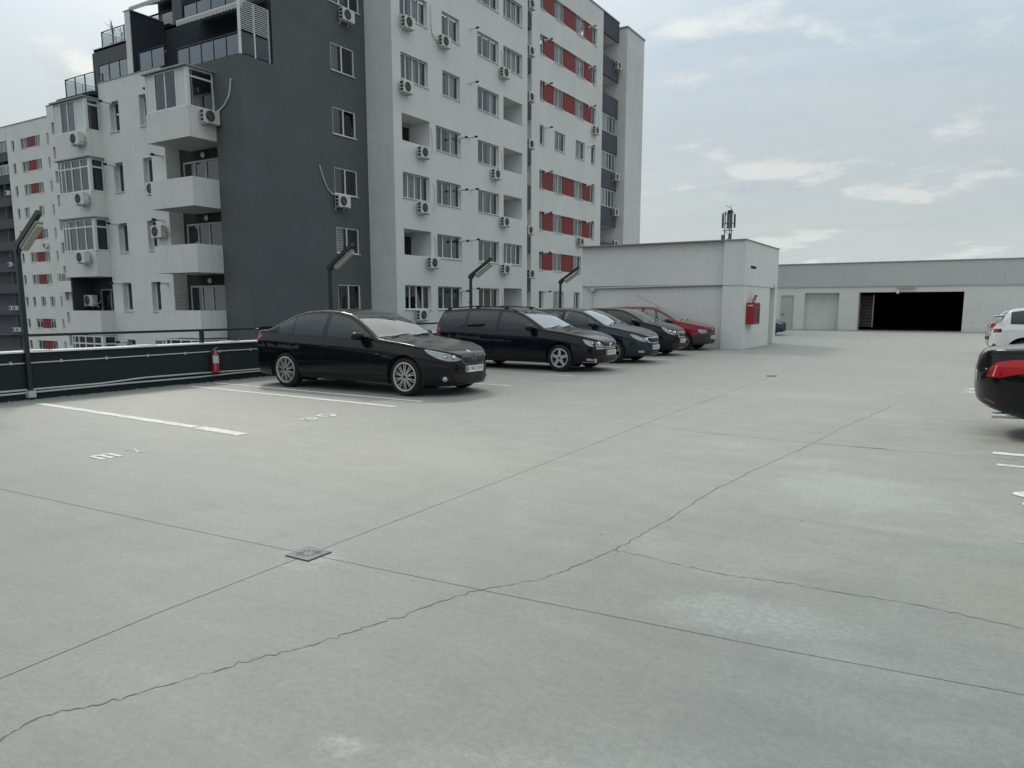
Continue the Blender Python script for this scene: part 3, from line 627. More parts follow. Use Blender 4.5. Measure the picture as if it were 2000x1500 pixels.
for r in (0, 2, 3, 4):
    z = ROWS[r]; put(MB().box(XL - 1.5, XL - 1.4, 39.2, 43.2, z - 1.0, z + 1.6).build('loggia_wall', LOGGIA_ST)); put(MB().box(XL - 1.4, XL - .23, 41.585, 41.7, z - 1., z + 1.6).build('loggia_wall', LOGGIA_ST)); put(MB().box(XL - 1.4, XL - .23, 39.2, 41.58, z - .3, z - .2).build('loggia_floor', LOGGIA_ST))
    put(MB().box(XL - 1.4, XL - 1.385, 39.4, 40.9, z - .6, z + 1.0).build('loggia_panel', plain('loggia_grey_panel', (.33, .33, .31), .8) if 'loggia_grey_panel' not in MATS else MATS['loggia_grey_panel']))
bb = MB().obox((XL - .8, 30.3, ROWS[1] + .02), (.25, 0, 0), (0, .3, 0), (0, 0, .07)); tag(bb.build('storage_box', plain('blue_plastic', (.05, .05, .25), .5)), 'blue plastic box inside the lower open loggia of the grey wing', 'box')
# slab facing the camera, inner corner
pw('Y', 29.3, -26.6, XL, -15, 23.9, [], BEIGE_ST)
# groove between light grey wing and red panel wing
XR = -25.7
pw('X', -26.5, 42.2, 44.45, -15, 23.86, [], BEIGE_ST); pw('Y', 44.45, -26.5, XR, -15, 23.86, [], WHITE_ST)
put(MB().quad((XL, 42.2, -15), (-26.5, 42.2, -15), (-26.5, 42.2, 23.9), (XL, 42.2, 23.9)).build('wall', GREY_ST))
put(MB().box(-26.5, -26.35, 42.6, 44.45, .0, 23.8).build('groove_wall', BEIGE_ST))
for a, b in ((19.3, 20.35), (16.6, 17.5), (13.75, 14.75), (10.85, 11.85), (8.05, 9.5), (5.1, 6.3), (2.62, 3.5)):
    put(MB().box(-26.36, -25.74, 42.9, 44.448, a, b).build('groove_panel', PANEL_DK))
pwin('X', -26.2, 43.3, 44.40, 1.45, 2.6, 2, [1, 1], rec=.02, sill=False)
put(MB().tube([(-25.85, 43.6, 8.0), (-25.85, 43.6, 6.7)], .03, 6).build('drain_pipe', METAL_W)); put(MB().tube([(-25.85, 43.95, 8.0), (-25.85, 43.95, 6.7)], .03, 6).build('drain_pipe', METAL_W))
# red panel wing
RROW = [1.38, 4.06, 6.76, 9.50, 12.40, 15.26, 18.15, 20.96]
ops = []; todo = []
for r, z in enumerate(RROW):
    ops += [(45.55, 46.2, z, z + H)] if r in (0, 4) else []
    if r in (0, 4):
        e = [(45.55, 46.2, 1), (47.66, 49.25, 2), (50.92, 52.45 if r else 51.9, 2)] + ([(53.52, 54.26, 1)] if r else [])
        ops += [(a, b, z, z + H) for a, b, n in e[1:]]; todo += [(a, b, z, n, r) for a, b, n in e]
    else:
        y1 = 54.3 if r != 1 else 52.05
        ops.append((45.55, y1, z, z + H, .22))
        e = [(45.57, 46.12, 1), (47.66, 49.02, 2), (50.9, 52.3 if r != 1 else 52.02, 2)] + ([(53.65, 54.28, 1)] if r != 1 else [])
        todo += [(a, b, z, n, r) for a, b, n in e]
        for a, b in ((46.14, 47.64), (49.04, 50.88)) + (((52.32, 53.63),) if r != 1 else ()):
            put(MB().box(XR - .20, XR - .075, a, b, z + .004, z + H - .004).build('red_panel', RED_PANEL))
pw('X', XR, 44.45, 55.4, -15, 23.84, ops, WHITE_ST)
for a, b, z, n, r in todo: pwin('X', XR, a, b, z, z + H, n, rnd_shades(n, .45) if n == 1 else random.choice([[2, 5], [3, 5], [5, 0], [1, 5], [5, 1]]), rec=.12, fw=.05)
for a, z in ((36.12, 16.6), (36.05, 13.78), (34.97, 10.66), (35.91, 10.86), (34.96, 7.9), (35.99, 8.06), (35.02, 5.15), (36.06, 5.3), (34.99, 2.4), (36.03, 2.56)): pflue('X', XL, a - .18, z)
for a, z in ((46.23, 19.14), (52.9, 21.95), (46.27, 16.36), (52.95, 19.14), (46.32, 13.55), (53.05, 16.38), (52.95, 13.5), (46.36, 10.66), (52.89, 10.64), (46.32, 7.93), (52.93, 7.93), (46.21, 5.24), (46.29, 2.58)): pflue('X', XR, a, z)
# right hand loggias
for top, open_ in ((23.84, False), (20.81, True), (18.04, True), (15.22, False), (12.36, False), (9.50, False), (6.68, True), (3.9, True)):
    put(MB().box(-25.86, -25.7, 55.405, 58.4, top - 1.45, top).build('loggia_parapet', PANEL_DK)); put(MB().box(-27.4, -25.86, 55.42, 58.4, top - 1.47, top - 1.3).build('loggia_floor', BEIGE_ST))
for z0, z1 in ((15.24, 16.55), (12.38, 13.72), (9.52, 10.86)):
    pwin('X', -25.7, 55.6, 58.1, z0, z1, 4, [0, 5, 1, 0], rec=.06, sill=False)
pw('X', -27.4, 55.4, 58.4, -15, 23.8, [], GREY_ST); put(MB().quad((-27.4, 55.41, -15), (-25.72, 55.41, -15), (-25.72, 55.41, 23.8), (-27.4, 55.41, 23.8)).build('wall', GREY_ST))
# end slab
put(MB().box(-36, -25.0, 58.4, 62.0, -15, 23.45).build('wall', BEIGE_ST)); put(MB().box(-36, -24.93, 58.33, 62.07, 23.451, 23.55).build('roof_edge', RUST))
put(MB().box(-36, -25.64, 44.45, 58.39, 23.845, 23.93).build('roof_edge', RUST)); put(MB().box(-36, -24.63, 29.25, 44.44, 23.91, 24.0).build('roof_edge', RUST))
# dark grey wing facing +X
XD = -26.4; YL = 21.78
DR = [1.36, 4.10, 6.88, 9.63, 12.50, 15.51, 18.4]
ops = [(26.94, 28.5, z, z + 1.24) for z in DR[:5]] + [(26.94, 28.95, z, z + 1.24) for z in DR[5:]]
lo = [o for o in ops if o[3] < 11.8]; hi = [o for o in ops if o[2] > 11.8]
pw('X', XD, YL, 29.3, -15, 11.81, lo, DARK_ST, .1); pw('X', XD, 23.5, 29.3, 11.81, 23.9, hi, DARK_ST, .1)
for i, z in enumerate(DR):
    if i < 5: pwin('X', XD, 26.94, 28.5, z, z + 1.24, 2, [[0, 0], [BLIND, 1], [0, 1], [1, 0], [4, 0]][i], rec=.04, breaks=[26.94, 27.68, 28.5], tilt=(1 if i in (0, 3) else None), glassm=GL_WIN)
    else: pwin('X', XD, 26.94, 28.95, z, z + 1.24, 3, [2, 3, 0], rec=.04)
# dark block facing the camera
pw('Y', YL, -28.15, XD, -15, 11.81, [], DARK_ST)
pw('Y', YL, -30.7, -28.15, 11.35, 11.81, [], DARK_ST)
put(MB().box(-30.7, XD - .01, YL + .01, 23.5, 11.70, 11.80).build('terrace_floor', DARK_ST))
# pale facade facing the camera
LR = [-1.46, 1.32, 4.16, 6.99, 9.79]; LH = 1.37
ops = []
for z in LR: ops += [(-35.86, -35.12, z, z + LH), (-33.5, -32.82, z, z + LH)]
pw('Y', YL, -36.7, -31.78, -15, 12.13, ops, WHITE_ST, .25)
for i, z in enumerate(LR):
    pwin('Y', YL, -35.86, -35.12, z, z + LH, 1, [[1, 1, 1, 1, 1][i]], rec=.24, fw=.06); pwin('Y', YL, -33.5, -32.82, z, z + LH, 1, [[1, 0, 0, 1, 1][i]], rec=.24, fw=.06)
put(MB().quad((-31.78, YL, -15), (-31.78, 23.2, -15), (-31.78, 23.2, 12.13), (-31.78, YL, 12.13)).build('wall', BALC_ST))
put(MB().box(-36.74, -31.74, YL - .03, YL + .30, 12.131, 12.16).build('wall_cap', RUST)); put(MB().box(-36.7, -31.78, YL + .01, 23.5, 11.70, 11.80).build('terrace_floor', BEIGE_ST))
pw('Y', 22.5, -31.78, -28.15, -15, 11.7, [], LOG_ST)
put(MB().box(-31.78, -30.7, 22.3, 22.5, 11.0, 12.05).build('wall', BLUEBLACK_ST))
# loggia glazing and balconies
BT = [9.70, 6.92, 4.165, 1.36, -1.42]
for i, t in enumerate(BT):
    b = t - 1.19
    f = MB(); f.box(-31.05, -28.15, 20.47, 20.60, b, t); f.box(-28.28, -28.15, 20.60, YL, b, t); f.box(-31.05, -30.92, 20.60, YL, b, t); f.box(-30.92, -28.28, 20.60, 22.49, b, b + .14)
    put(f.build('balcony', BALC_ST))
    z0 = b + .16
    w_ = pwin('Y', 22.47, -31.42, -28.25, z0, z0 + 2.16, 3, [[0, 4, 1], [0, 4, 4], [0, 1, 1], [0, 3, 4], [0, 1, 1]][i], breaks=[-31.42, -30.6, -29.82, -28.25], rec=-.06, sill=False, fw=.08, frame=PVC_GREY, back=.07)
    put(MB().lathe([(0, .07), (.09, .06), (.13, 0)], (0, -1, 0), (-30.0, 22.42, z0 + 2.38), 16).build('wall_lamp', METAL_W, smooth=True))
def enclosure(x0, x1, y0, y1, z0, z1, cols, side, shades, roof=True, tr=.72, white=(), ft=True):
    """glazed balcony: posts, rails, panes"""
    mb = MB(); t = .07; zt = z0 + (z1 - z0) * tr
    X = [x0] + [x0 + (x1 - x0) * c for c in cols] + [x1]
    for k, x in enumerate(X[:-1]): mb.box(x - t / 2, x + t / 2, y0 - .004, y0 + t, z0, z1)
    mb.box(x1 - .13, x1 + .035, y0 - .008, y0 + .13, z0, z1)
    for z in (z0, zt, z1 - t):
        if ft or z != zt: mb.box(x0, x1, y0, y0 + t - .004, z, z + t)
        mb.box(x1 - t + .004, x1, y0 + t, y1, z, z + t)
    mb.box(x1 - t, x1 + .003, y1 - t, y1, z0, z1)
    w_ = put(mb.build('balcony_glazing', PVC))
    for k in range(len(X) - 1):
        for a, b in ((z0 + t, zt), (zt + t, z1 - t)) if ft else ((z0 + t, z1 - t),):
            if k in white: MB().box(X[k] + t / 2, X[k + 1] - t / 2, y0 + .02, y0 + .04, a, b).build('pane', plain('white_infill', (.66, .67, .65), .5) if 'white_infill' not in MATS else MATS['white_infill'], w_)
            else: MB().quad((X[k], y0 + .03, a), (X[k + 1], y0 + .03, a), (X[k + 1], y0 + .03, b), (X[k], y0 + .03, b)).build('pane', GL_WIN, w_)
    for a, b in ((z0 + t, zt), (zt + t, z1 - t)): MB().quad((x1 - .03, y0 + .1, a), (x1 - .03, y1 - t, a), (x1 - .03, y1 - t, b), (x1 - .03, y0 + .1, b)).build('pane', GL_WIN, w_)
    cm = MB(); mats = []
    for k in range(len(X) - 1):
        s_ = CURT[shades[k % len(shades)]]
        if s_ not in mats: mats.append(s_)
        for q in range(5):
            a, b = X[k] + (X[k + 1] - X[k]) * q / 5, X[k] + (X[k + 1] - X[k]) * (q + 1) / 5
            cm.quad((a, y0 + .22 + .04 * (q % 2), z0), (b, y0 + .22 + .04 * ((q + 1) % 2), z0), (b, y0 + .22 + .04 * ((q + 1) % 2), z1), (a, y0 + .22 + .04 * (q % 2), z1), mats.index(s_))
    cm.build('curtain', mats, w_)
    if roof: put(MB().box(x0 - .12, x1 + .12, y0 - .14, y1, z1 + .01, z1 + .07).build('balcony_roof', RUST))
enclosure(-30.98, -28.2, 20.5, YL, 9.72, 11.28, (.22, .48, .74), True, [5, 2, 0, 5], tr=.76, white=(0, 3), ft=False)
enclosure(-30.98, -28.2, 20.5, YL, -1.40, .12, (.22, .48, .74), True, [1, 1, 0, 1], tr=.66, roof=False)
# left balconies
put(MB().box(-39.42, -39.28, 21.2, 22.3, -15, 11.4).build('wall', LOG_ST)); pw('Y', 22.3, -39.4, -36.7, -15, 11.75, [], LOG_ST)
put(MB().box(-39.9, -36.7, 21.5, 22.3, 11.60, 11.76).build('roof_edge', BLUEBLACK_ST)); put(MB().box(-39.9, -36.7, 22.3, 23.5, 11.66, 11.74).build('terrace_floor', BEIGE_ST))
for t in (9.87, 7.04, 4.22, 1.33, -1.5):
    f = MB(); f.box(-39.5, -36.67, 21.04, 21.16, t - 1.22, t); f.box(-36.79, -36.67, 21.16, YL, t - 1.22, t); f.box(-39.4, -36.79, 21.16, 22.29, t - 1.22, t - 1.08)
    put(f.build('balcony', BALC_ST))
enclosure(-39.45, -36.72, 21.07, YL, 9.89, 11.36, (.22, .45, .68), True, [3, 3, 3, 3], tr=.80, white=(0, 3), ft=False)
enclosure(-39.45, -36.72, 21.07, YL, 7.06, 8.62, (.22, .44, .72), True, [1, 0, 1, 0])
enclosure(-39.45, -36.72, 21.07, YL, 4.24, 5.80, (.20, .44, .72), True, [2, 1, 0, 1])
enclosure(-39.45, -36.72, 21.07, YL, -1.48, .09, (.22, .44, .72), True, [1, 0, 1, 0], roof=False)
pwin('Y', 22.28, -38.55, -36.75, .25, 2.42, 2, [0, 1], rec=-.06, sill=False, frame=PVC_GREY, back=.07)
put(MB().lathe([(0, .07), (.09, .06), (.13, 0)], (0, -1, 0), (-37.3, 22.2, 2.68), 16).build('wall_lamp', METAL_W, smooth=True))
for a, z in ((-35.83, 11.1), (-35.85, 8.24), (-35.91, 5.5), (-36.04, 2.66), (-32.3, 11.14), (-32.1, 8.3), (-32.3, 5.46), (-32.3, 2.6), (-35.9, -.2)): pflue('Y', YL, a + .1, z)
# terraces: level one
def rail(parent, p0, p1, z0, z1, n, topr=True):
    p0, p1 = Vector(p0), Vector(p1)
    for k in range(n + 1):
        p = p0.lerp(p1, k / n); put(MB().box(p.x - .022, p.x + .022, p.y - .022, p.y + .022, z0, z1).build('railing_post', METAL_DK))
    for k in range(n):
        a, b = p0.lerp(p1, (k + .04) / n), p0.lerp(p1, (k + .96) / n); d = (p1 - p0).normalized(); nn = Vector((-d.y, d.x)) * .006
        mb = MB(); mb.v = [(a.x - nn.x, a.y - nn.y, z0 + .05), (b.x - nn.x, b.y - nn.y, z0 + .05), (b.x - nn.x, b.y - nn.y, z1 - .07), (a.x - nn.x, a.y - nn.y, z1 - .07)]
        mb.f = [(0, 1, 2, 3)]; mb.m = [0]; put(mb.build('glass_panel', GL_RAIL))
    put(MB().tube([(p0.x, p0.y, z1), (p1.x, p1.y, z1)], .024, 6).build('handrail', METAL_DK))
V2 = lambda x, y: Vector((x, y))
rail(bA, V2(-30.57, 21.86), V2(-26.5, 21.86), 11.81, 12.68, 5); rail(bA, V2(-33.4, 21.9), V2(-31.55, 21.9), 12.15, 13.03, 2)
rail(bA, V2(-36.65, 21.9), V2(-34.15, 21.9), 12.15, 12.98, 3); rail(bA, V2(-39.3, 21.7), V2(-36.72, 21.7), 11.76, 12.66, 3); rail(bA, V2(-39.3, 21.7), V2(-39.3, 23.4), 11.76, 12.66, 2)
pw('Y', 23.5, -33.75, XD, 11.78, 14.63, [], BLUEBLACK_ST); pw('Y', 23.5, -39.66, -34.1, 11.74, 14.58, [], DARK_ST)
put(MB().box(-34.12, -33.76, 21.8, 23.5, 12.16, 14.86).build('divider_wall', BLUEBLACK_ST)); put(MB().box(-34.13, -33.75, 21.76, 21.80, 12.16, 14.86).build('pillar', WHITE_ST))
put(MB().box(-34.2, -33.7, 21.74, 23.5, 14.861, 14.90).build('wall_cap', RUST))
# side screen and white corner post
put(MB().box(-26.47, -26.39, 21.78, 21.87, 11.81, 14.5).build('corner_post', METAL_W))
put(MB().box(-26.45, -26.40, 23.30, 23.36, 11.81, 13.95).build('screen_post', METAL_GREY)); put(MB().box(-26.45, -26.40, 22.54, 22.60, 11.81, 13.95).build('screen_post', METAL_W))
for k in range(15):
    z = 12.80 + k * .080; put(MB().box(-26.44, -26.40, 21.87, 23.30, z, z + .024).build('screen_slat', METAL_W))
for a, b in ((21.9, 22.53), (22.62, 23.28)): put(MB().box(-26.43, -26.415, a, b, 11.86, 12.70).build('glass_panel', GL_TINT))
# awning one
def awning(x0, x1, y0, z0, y1, z1, drop):
    mb = MB(); mb.quad((x0, y0, z0), (x1, y0, z0), (x1, y1, z1), (x0, y1, z1)); mb.quad((x0, y0, z0 + .012), (x1, y0, z0 + .012), (x1, y1, z1 + .012), (x0, y1, z1 + .012))
    o = put(mb.build('awning', FABRIC)); v = MB(); n = int((x1 - x0) / .035)
    for k in range(n):
        a, b = x0 + (x1 - x0) * k / n, x0 + (x1 - x0) * (k + 1) / n; f = lambda t: drop * (.86 + .14 * math.cos(t * 2 * math.pi / .21)); oy = lambda t: .012 * math.sin(t * 30)
        v.quad((a, y1 - .012 + oy(a), z1), (b, y1 - .012 + oy(b), z1), (b, y1 - .012 + oy(b) * 2, z1 - f(b)), (a, y1 - .012 + oy(a) * 2, z1 - f(a)))
    v.build('valance', FABRIC, o); MB().box(x0, x1, y1 - .01, y1 + .04, z1 - .02, z1 + .05).build('front_bar', METAL_W, o)
awning(-31.0, -26.6, 23.45, 14.45, 22.2, 13.98, .22)
# level two
put(MB().box(-39.7, XD - .01, 23.5, 25.2, 14.50, 14.62).build('terrace_floor', DARK_ST)); put(MB().box(-39.7, -34.1, 23.46, 23.52, 14.585, 14.63).build('roof_edge', RUST))
rail(bA, V2(-39.05, 23.6), V2(-34.2, 23.6), 14.63, 15.4, 5); rail(bA, V2(-35.0, 23.62), V2(-33.1, 23.62), 14.66, 15.37, 2); rail(bA, V2(-32.4, 23.6), V2(-28.4, 23.6), 14.66, 15.4, 4); rail(bA, V2(-28.4, 23.6), V2(-26.6, 23.6), 14.66, 15.4, 2)
rail(bA, V2(-39.05, 23.6), V2(-39.05, 25.1), 14.63, 15.4, 2)
put(MB().box(-33.1, -32.4, 23.52, 25.2, 14.6, 17.5).build('pillar', DARK_ST)); pw('Y', 25.2, -36.6, XD, 14.6, 20.5, [], BLUEBLACK_ST)
awning(-36.5, -33.15, 25.15, 16.75, 23.55, 16.05, .2)
put(MB().box(-36.6, XD - .01, 23.3, 25.2, 17.5, 17.7).build('terrace_floor', DARK_ST))
# roofs and rear walls so the block is closed
put(MB().box(-40, -27, 29.4, 29.6, -15, 20).build('wall', WHITE_ST)); put(MB().box(-39.9, -39.7, 22.35, 29.4, -15, 11.65).build('wall', WHITE_ST)); put(MB().box(-39.9, -39.67, 23.52, 29.4, 11.75, 14.49).build('wall', DARK_ST)); put(MB().box(-36.2, -36, 29.6, 62, -15, 23.4).build('wall', WHITE_ST))
put(MB().box(-36.6, XD - .02, 25.2, 29.3, 20.4, 20.6).build('roof', DARK_ST)); put(MB().box(-39.7, -36.6, 25.2, 29.4, 14.4, 14.55).build('roof', BEIGE_ST))
# plants on the terraces
def yucca(x, y, z, h, label, n=46, seed=1):
    rr = random.Random(seed); r = empty('potted_plant', (x, y, z), label=label, cat='plant'); mb = MB()
    for k in range(n):
        a = rr.uniform(0, 2 * math.pi); t = rr.uniform(.35, 1); b = Vector((0, 0, h * t * .72)); el = rr.uniform(.2, 1.35); l = h * rr.uniform(.22, .38)
        d = Vector((math.cos(a) * math.cos(el), math.sin(a) * math.cos(el), math.sin(el))); s_ = Vector((-math.sin(a), math.cos(a), 0)) * .018
        m_ = b + d * l * .55; e = b + d * l + Vector((0, 0, -.05))
        mb.poly([b, m_ + s_, e, m_ - s_])
    mb.build('leaves', PLANT, r); MB().tube([(0, 0, .2), (0, 0, h * .75)], .03, 6).build('stem', plain('stem_brown', (.1, .08, .06), .9) if 'stem_brown' not in MATS else MATS['stem_brown'], r)
    MB().lathe([(0, 0), (.14, 0), (.18, .28), (.16, .28), (.15, .24), (0, .24)], (0, 0, 1), (0, 0, 0), 14).build('pot', PVC_GREY, r)
yucca(-38.75, 24.0, 14.63, 1.5, 'spiky potted plant behind the topmost left terrace glass', seed=2); yucca(-38.3, 24.2, 14.63, 1.1, 'smaller spiky potted plant right of the tall one on the top left terrace', 30, 3)
yucca(-36.2, 24.3, 14.63, 1.35, 'leafy potted plant under the upper awning', 60, 5); yucca(-30.3, 22.1, 11.81, .85, 'dark leafy potted plant at the left end of the lower terrace', 60, 6)
# drying rack and bits on balconies
dr = empty('drying_rack', (-31.6, 21.7, .35), label='grey folded drying rack leaning in the lowest open loggia', cat='drying rack'); mb = MB()
for dy in (0, .62): mb.tube([(0, dy, 0), (0, dy, 1.75)], .018, 6)
for k in range(9): mb.tube([(0, 0, .5 + k * .15), (0, .62, .5 + k * .15)], .010, 5)
mb.build('rack_frame', METAL_GREY, dr)
# ------------------------------------------------------------------ far apartment building
bB = empty('apartment_building', (-105, 52, -15), label='distant pale apartment block at the far left with rows of red panels', cat='building'); CUR = bB
FY = 52.0; zt = [22.82 - 2.852 * k for k in range(12)]
fx = lambda raw: raw * .9123
ops = []; fw_ = []
for k, t in enumerate(zt):
    b = t - 1.24
    ops += [(-108.05, -107.3, b, t), (-99.42, -98.75, b, t)]; fw_ += [(-108.05, -107.3, b, t, 1), (-99.42, -98.75, b, t, 1)]
    if k == 3: e = [(-106.2, -104.95, b, t, 2), (-102.7, -101.4, b, t, 2)]; ops += [q[:4] for q in e]; fw_ += e
    elif k == 7: e = [(-108.6 + 2.4, -105.4, b, t, 1), (-104.1, -102.9, b, t, 2), (-101.9, -100.7, b, t, 2)]; ops += [q[:4] for q in e]; fw_ += e
    else:
        ops.append((-105.8, -101.0, b, t)); fw_ += [(-105.8, -104.3, b, t, 2), (-102.35, -101.0, b, t, 2)]
        put(MB().box(-104.28, -102.37, FY + .08, FY + .2, b + .01, t - .01).build('red_panel', RED_PANEL))
o = wall(None, 'Y', FY, -109.2, -98.3, -15, 24.70, ops, WHITE_ST); put(o)
for a, b, z0, z1, n in fw_: pwin('Y', FY, a, b, z0, z1, n, rnd_shades(n, .7), rec=.12, fw=.07)
sq = [(-97.5, -96.75, t - .5, t + .9) for t in zt]
put(wall(None, 'Y', FY - .35, -98.3, -95.6, -15, 25.7, sq, WHITE_ST, .2))
for a, b, z0, z1 in sq: put(MB().box(a, b, FY - .15, FY - .1, z0, z1).build('window', plain('grey_shutter', (.28, .285, .28), .7) if 'grey_shutter' not in MATS else MATS['grey_shutter']))
put(MB().box(-98.31, -98.28, FY - .34, FY, -15, 25.7).build('wall', WHITE_ST))
put(MB().box(-126.1, -98.35, FY - .06, FY + 9, 24.705, 24.82).build('roof_edge', RUST)); put(MB().box(-98.35, -95.55, FY - .41, FY + 9, 25.705, 25.8).build('roof_edge', RUST))
pw('Y', FY + 1.2, -126, -109.2, -15, 24.7, [], DARK_ST); put(MB().box(-109.22, -109.18, FY, FY + 1.2, -15, 24.7).build('wall', WHITE_ST)); put(MB().box(-126, -109.2, FY - .02, FY + 1.2, 23.0, 24.7).build('wall', WHITE_ST))
for k, t in enumerate(zt):
    put(MB().box(-126, -109.25, FY - .02, FY + .14, t - 2.35, t - 1.15).build('loggia_parapet', PANEL_DK)); put(MB().box(-111.2, -111.0, FY + .1, FY + 1.2, t - 2.3, t + .5).build('loggia_wall', DARK_ST))
    if k in (0, 1): pwin('Y', FY + .1, -125.9, -109.35, t - 1.13, t + .1, 20, [0, 0, 5, 0], rec=.0, sill=False, fw=.08)
    else:
        put(MB().box(-110.9, -110.2, FY + 1.12, FY + 1.2, t - 1.1, t + .25).build('loggia_panel', WHITE_ST)); put(MB().box(-110.1, -109.4, FY + 1.15, FY + 1.2, t - 1.15, t + .25).build('loggia_door', DARKIN))
put(MB().box(-126, -92, FY + 8.8, FY + 9, -15, 24.7).build('wall', WHITE_ST)); put(MB().box(-126.2, -126.0, FY, FY + 9, -15, 24.7).build('wall', WHITE_ST)); put(MB().box(-95.8, -95.6, FY - .34, FY + 9, -15, 25.69).build('wall', WHITE_ST))
# small projecting balcony of the far block seen left of the near one
fb = MB(); fb.box(-97.6, -92, FY - 1.3, FY - .36, 3.35, 4.6); put(fb.build('balcony', WHITE_ST)); pwin('Y', FY - 1.2, -97.4, -92.4, 4.62, 5.7, 5, [0, 1], rec=.0, sill=False, fw=.08)

# ------------------------------------------------------------------ air conditioners
def ac_proto(name='air_conditioner'):
    r = empty(name)
    MB().box(.10, .38, -.39, .39, -.27, .27).build('casing', AC_W, r, bevel=.018)
    fg = MB(); fg.lathe([(0, .002), (.215, .002), (.225, .006), (.225, 0)], (1, 0, 0), (.381, -.09, 0), 28); g_ = fg.build('fan_recess', AC_DK, r)
    gr = MB()
    for rad in (.06, .1, .14, .18, .22): gr.lathe([(rad - .006, .008), (rad, .014), (rad + .006, .008)], (1, 0, 0), (.381, -.09, 0), 28)
    gr.lathe([(0, .016), (.035, .014), (.04, .006)], (1, 0, 0), (.381, -.09, 0), 12)
    for k in range(8):
        a = math.pi * k / 4; gr.obox((.391, -.09 + .13 * math.cos(a), .13 * math.sin(a)), (.004, 0, 0), (0, .095 * math.cos(a), .095 * math.sin(a)), (0, -.004 * math.sin(a), .004 * math.cos(a)))
    gr.build('fan_grille', AC_GR, r)
    sv = MB()
    for z in (-.16, .0, .16): sv.box(.14, .33, -.395, -.388, z - .06, z + .06)
    sv.build('side_vent', AC_DK, r)
    for y in (-.27, .27):
        b = MB(); b.box(.0, .42, y - .02, y + .02, -.31, -.275); b.box(.0, .025, y - .02, y + .02, -.40, -.275)
        b.build('bracket', METAL_W, r)
    MB().box(.16, .30, .391, .43, -.16, .02).build('valve_cover', AC_W, r); MB().tube([(.22, .41, -.1), (.2, .47, -.16), (.06, .5, -.14), (.0, .5, .0)], .018, 6).build('hose', HOSE, r)
    return r
aco = ac_proto(); first = [True]
def ac(x, y, z, facing, label):
    rz = 0 if facing == 'X' else -math.pi / 2
    if first[0]:
        aco.location = (x, y, z); aco.rotation_euler = (0, 0, rz); first[0] = False; tag(aco, label, 'air conditioner', 'white air conditioners mounted on the apartment block'); return aco
    return copy_tree(aco, (x, y, z), rz, label)
for y, z, l in ((30.3, 15.18, 'under the topmost left window of the light grey wing'), (33.28, 15.15, 'under the topmost narrow window of the light grey wing'), (30.1, 12.15, 'under the second left window from the top of the grey wing'), (39.2, 15.1, 'under the topmost far right window of the light grey wing'),
                (31.39, 9.3, 'below the upper open loggia of the light grey wing'), (38.25, 9.23, 'left of the second far loggia of the light grey wing'), (31.3, 6.55, 'under the striped blind window of the light grey wing'), (39.24, 6.6, 'at the corner of the third far loggia of the grey wing'),
                (32.05, 3.82, 'right of the lower open loggia with the blue box'), (39.3, 3.8, 'under the lower far right window of the light grey wing'), (31.05, 1.1, 'lowest on the grey wing, just above the black saloon roof')):
    ac(XL, y, z, 'X', 'white air conditioner ' + l)
for y, z, l in ((51.55, 6.35, 'under the red panels just above the stair block roof'), (53.9, 14.8, 'right end of the third red panel row')): ac(XR, y, z, 'X', 'white air conditioner ' + l)
for y, z, l in ((43.62, 20.46, 'highest in the dark groove between the wings'), (43.62, 17.65, 'second from the top in the dark groove'), (43.62, 14.87, 'third from the top in the dark groove'), (43.62, 11.96, 'fourth from the top in the dark groove'), (43.55, 6.52, 'with two white pipes, in the dark groove'), (43.75, 3.7, 'lowest in the dark groove between the wings')): ac(-25.52, y, z, 'X', 'white air conditioner ' + l)
for y, z, l in ((57.8, 20.48, 'on the second slate loggia parapet from the top'), (57.8, 11.95, 'on the slate loggia parapet at mid height right'), (57.8, 9.15, 'on the lower slate loggia parapet at right'), (57.8, 6.63, 'on the lowest slate loggia parapet, just above the stair block')): ac(-25.7, y, z, 'X', 'white air conditioner ' + l)
ac(XD, 27.85, 15.07, 'X', 'white air conditioner under the highest window of the dark wall'); ac(XD, 27.2, 6.52, 'X', 'white air conditioner with long white hose on the dark wall')
ac(-28.15, 21.32, 9.4, 'X', 'white air conditioner on the side of the top right balcony')
ac(-37.1, 21.04, 9.45, 'Y', 'white air conditioner on the topmost left glazed balcony'); ac(-37.1, 21.04, 6.68, 'Y', 'white air conditioner under the middle left glazed balcony'); ac(-37.4, 21.04, 3.92, 'Y', 'white air conditioner under the lower left glazed balcony')
ac(-32.45, YL, 6.88, 'Y', 'white air conditioner beside the second right balcony from the top'); ac(-32.3, YL, 4.95, 'Y', 'white air conditioner in front of a narrow window of the pale facade'); ac(-38.9, 22.1, 1.85, 'Y', 'white air conditioner standing in the open left loggia')
ac(-101.4, FY, 9.3, 'Y', 'tiny white air conditioner under a red panel of the distant block'); ac(-109.6, FY, 16.4, 'Y', 'tiny white air conditioner on the dark strip edge of the distant block')
for i, (x, z) in enumerate(((-110.6, 7.2), (-111.4, 1.4), (-110.2, 1.4), (-111.0, -1.5), (-110., -1.5))): ac(x, FY - .02, z, 'Y', 'tiny air conditioner on the distant dark loggias, %s' % ['highest', 'left of the middle pair', 'right of the middle pair', 'left of the lowest pair', 'right of the lowest pair'][i])
CUR = bA
def hose(pts, r=.028): put(MB().tube(pts, r, 6).build('hose', HOSE))
hose([(XD + .04, 25.95, 8.05), (XD + .04, 26.08, 7.68), (XD + .04, 26.25, 7.30), (XD + .04, 26.45, 7.0), (XD + .04, 26.68, 6.84), (XD + .15, 26.85, 6.8)])
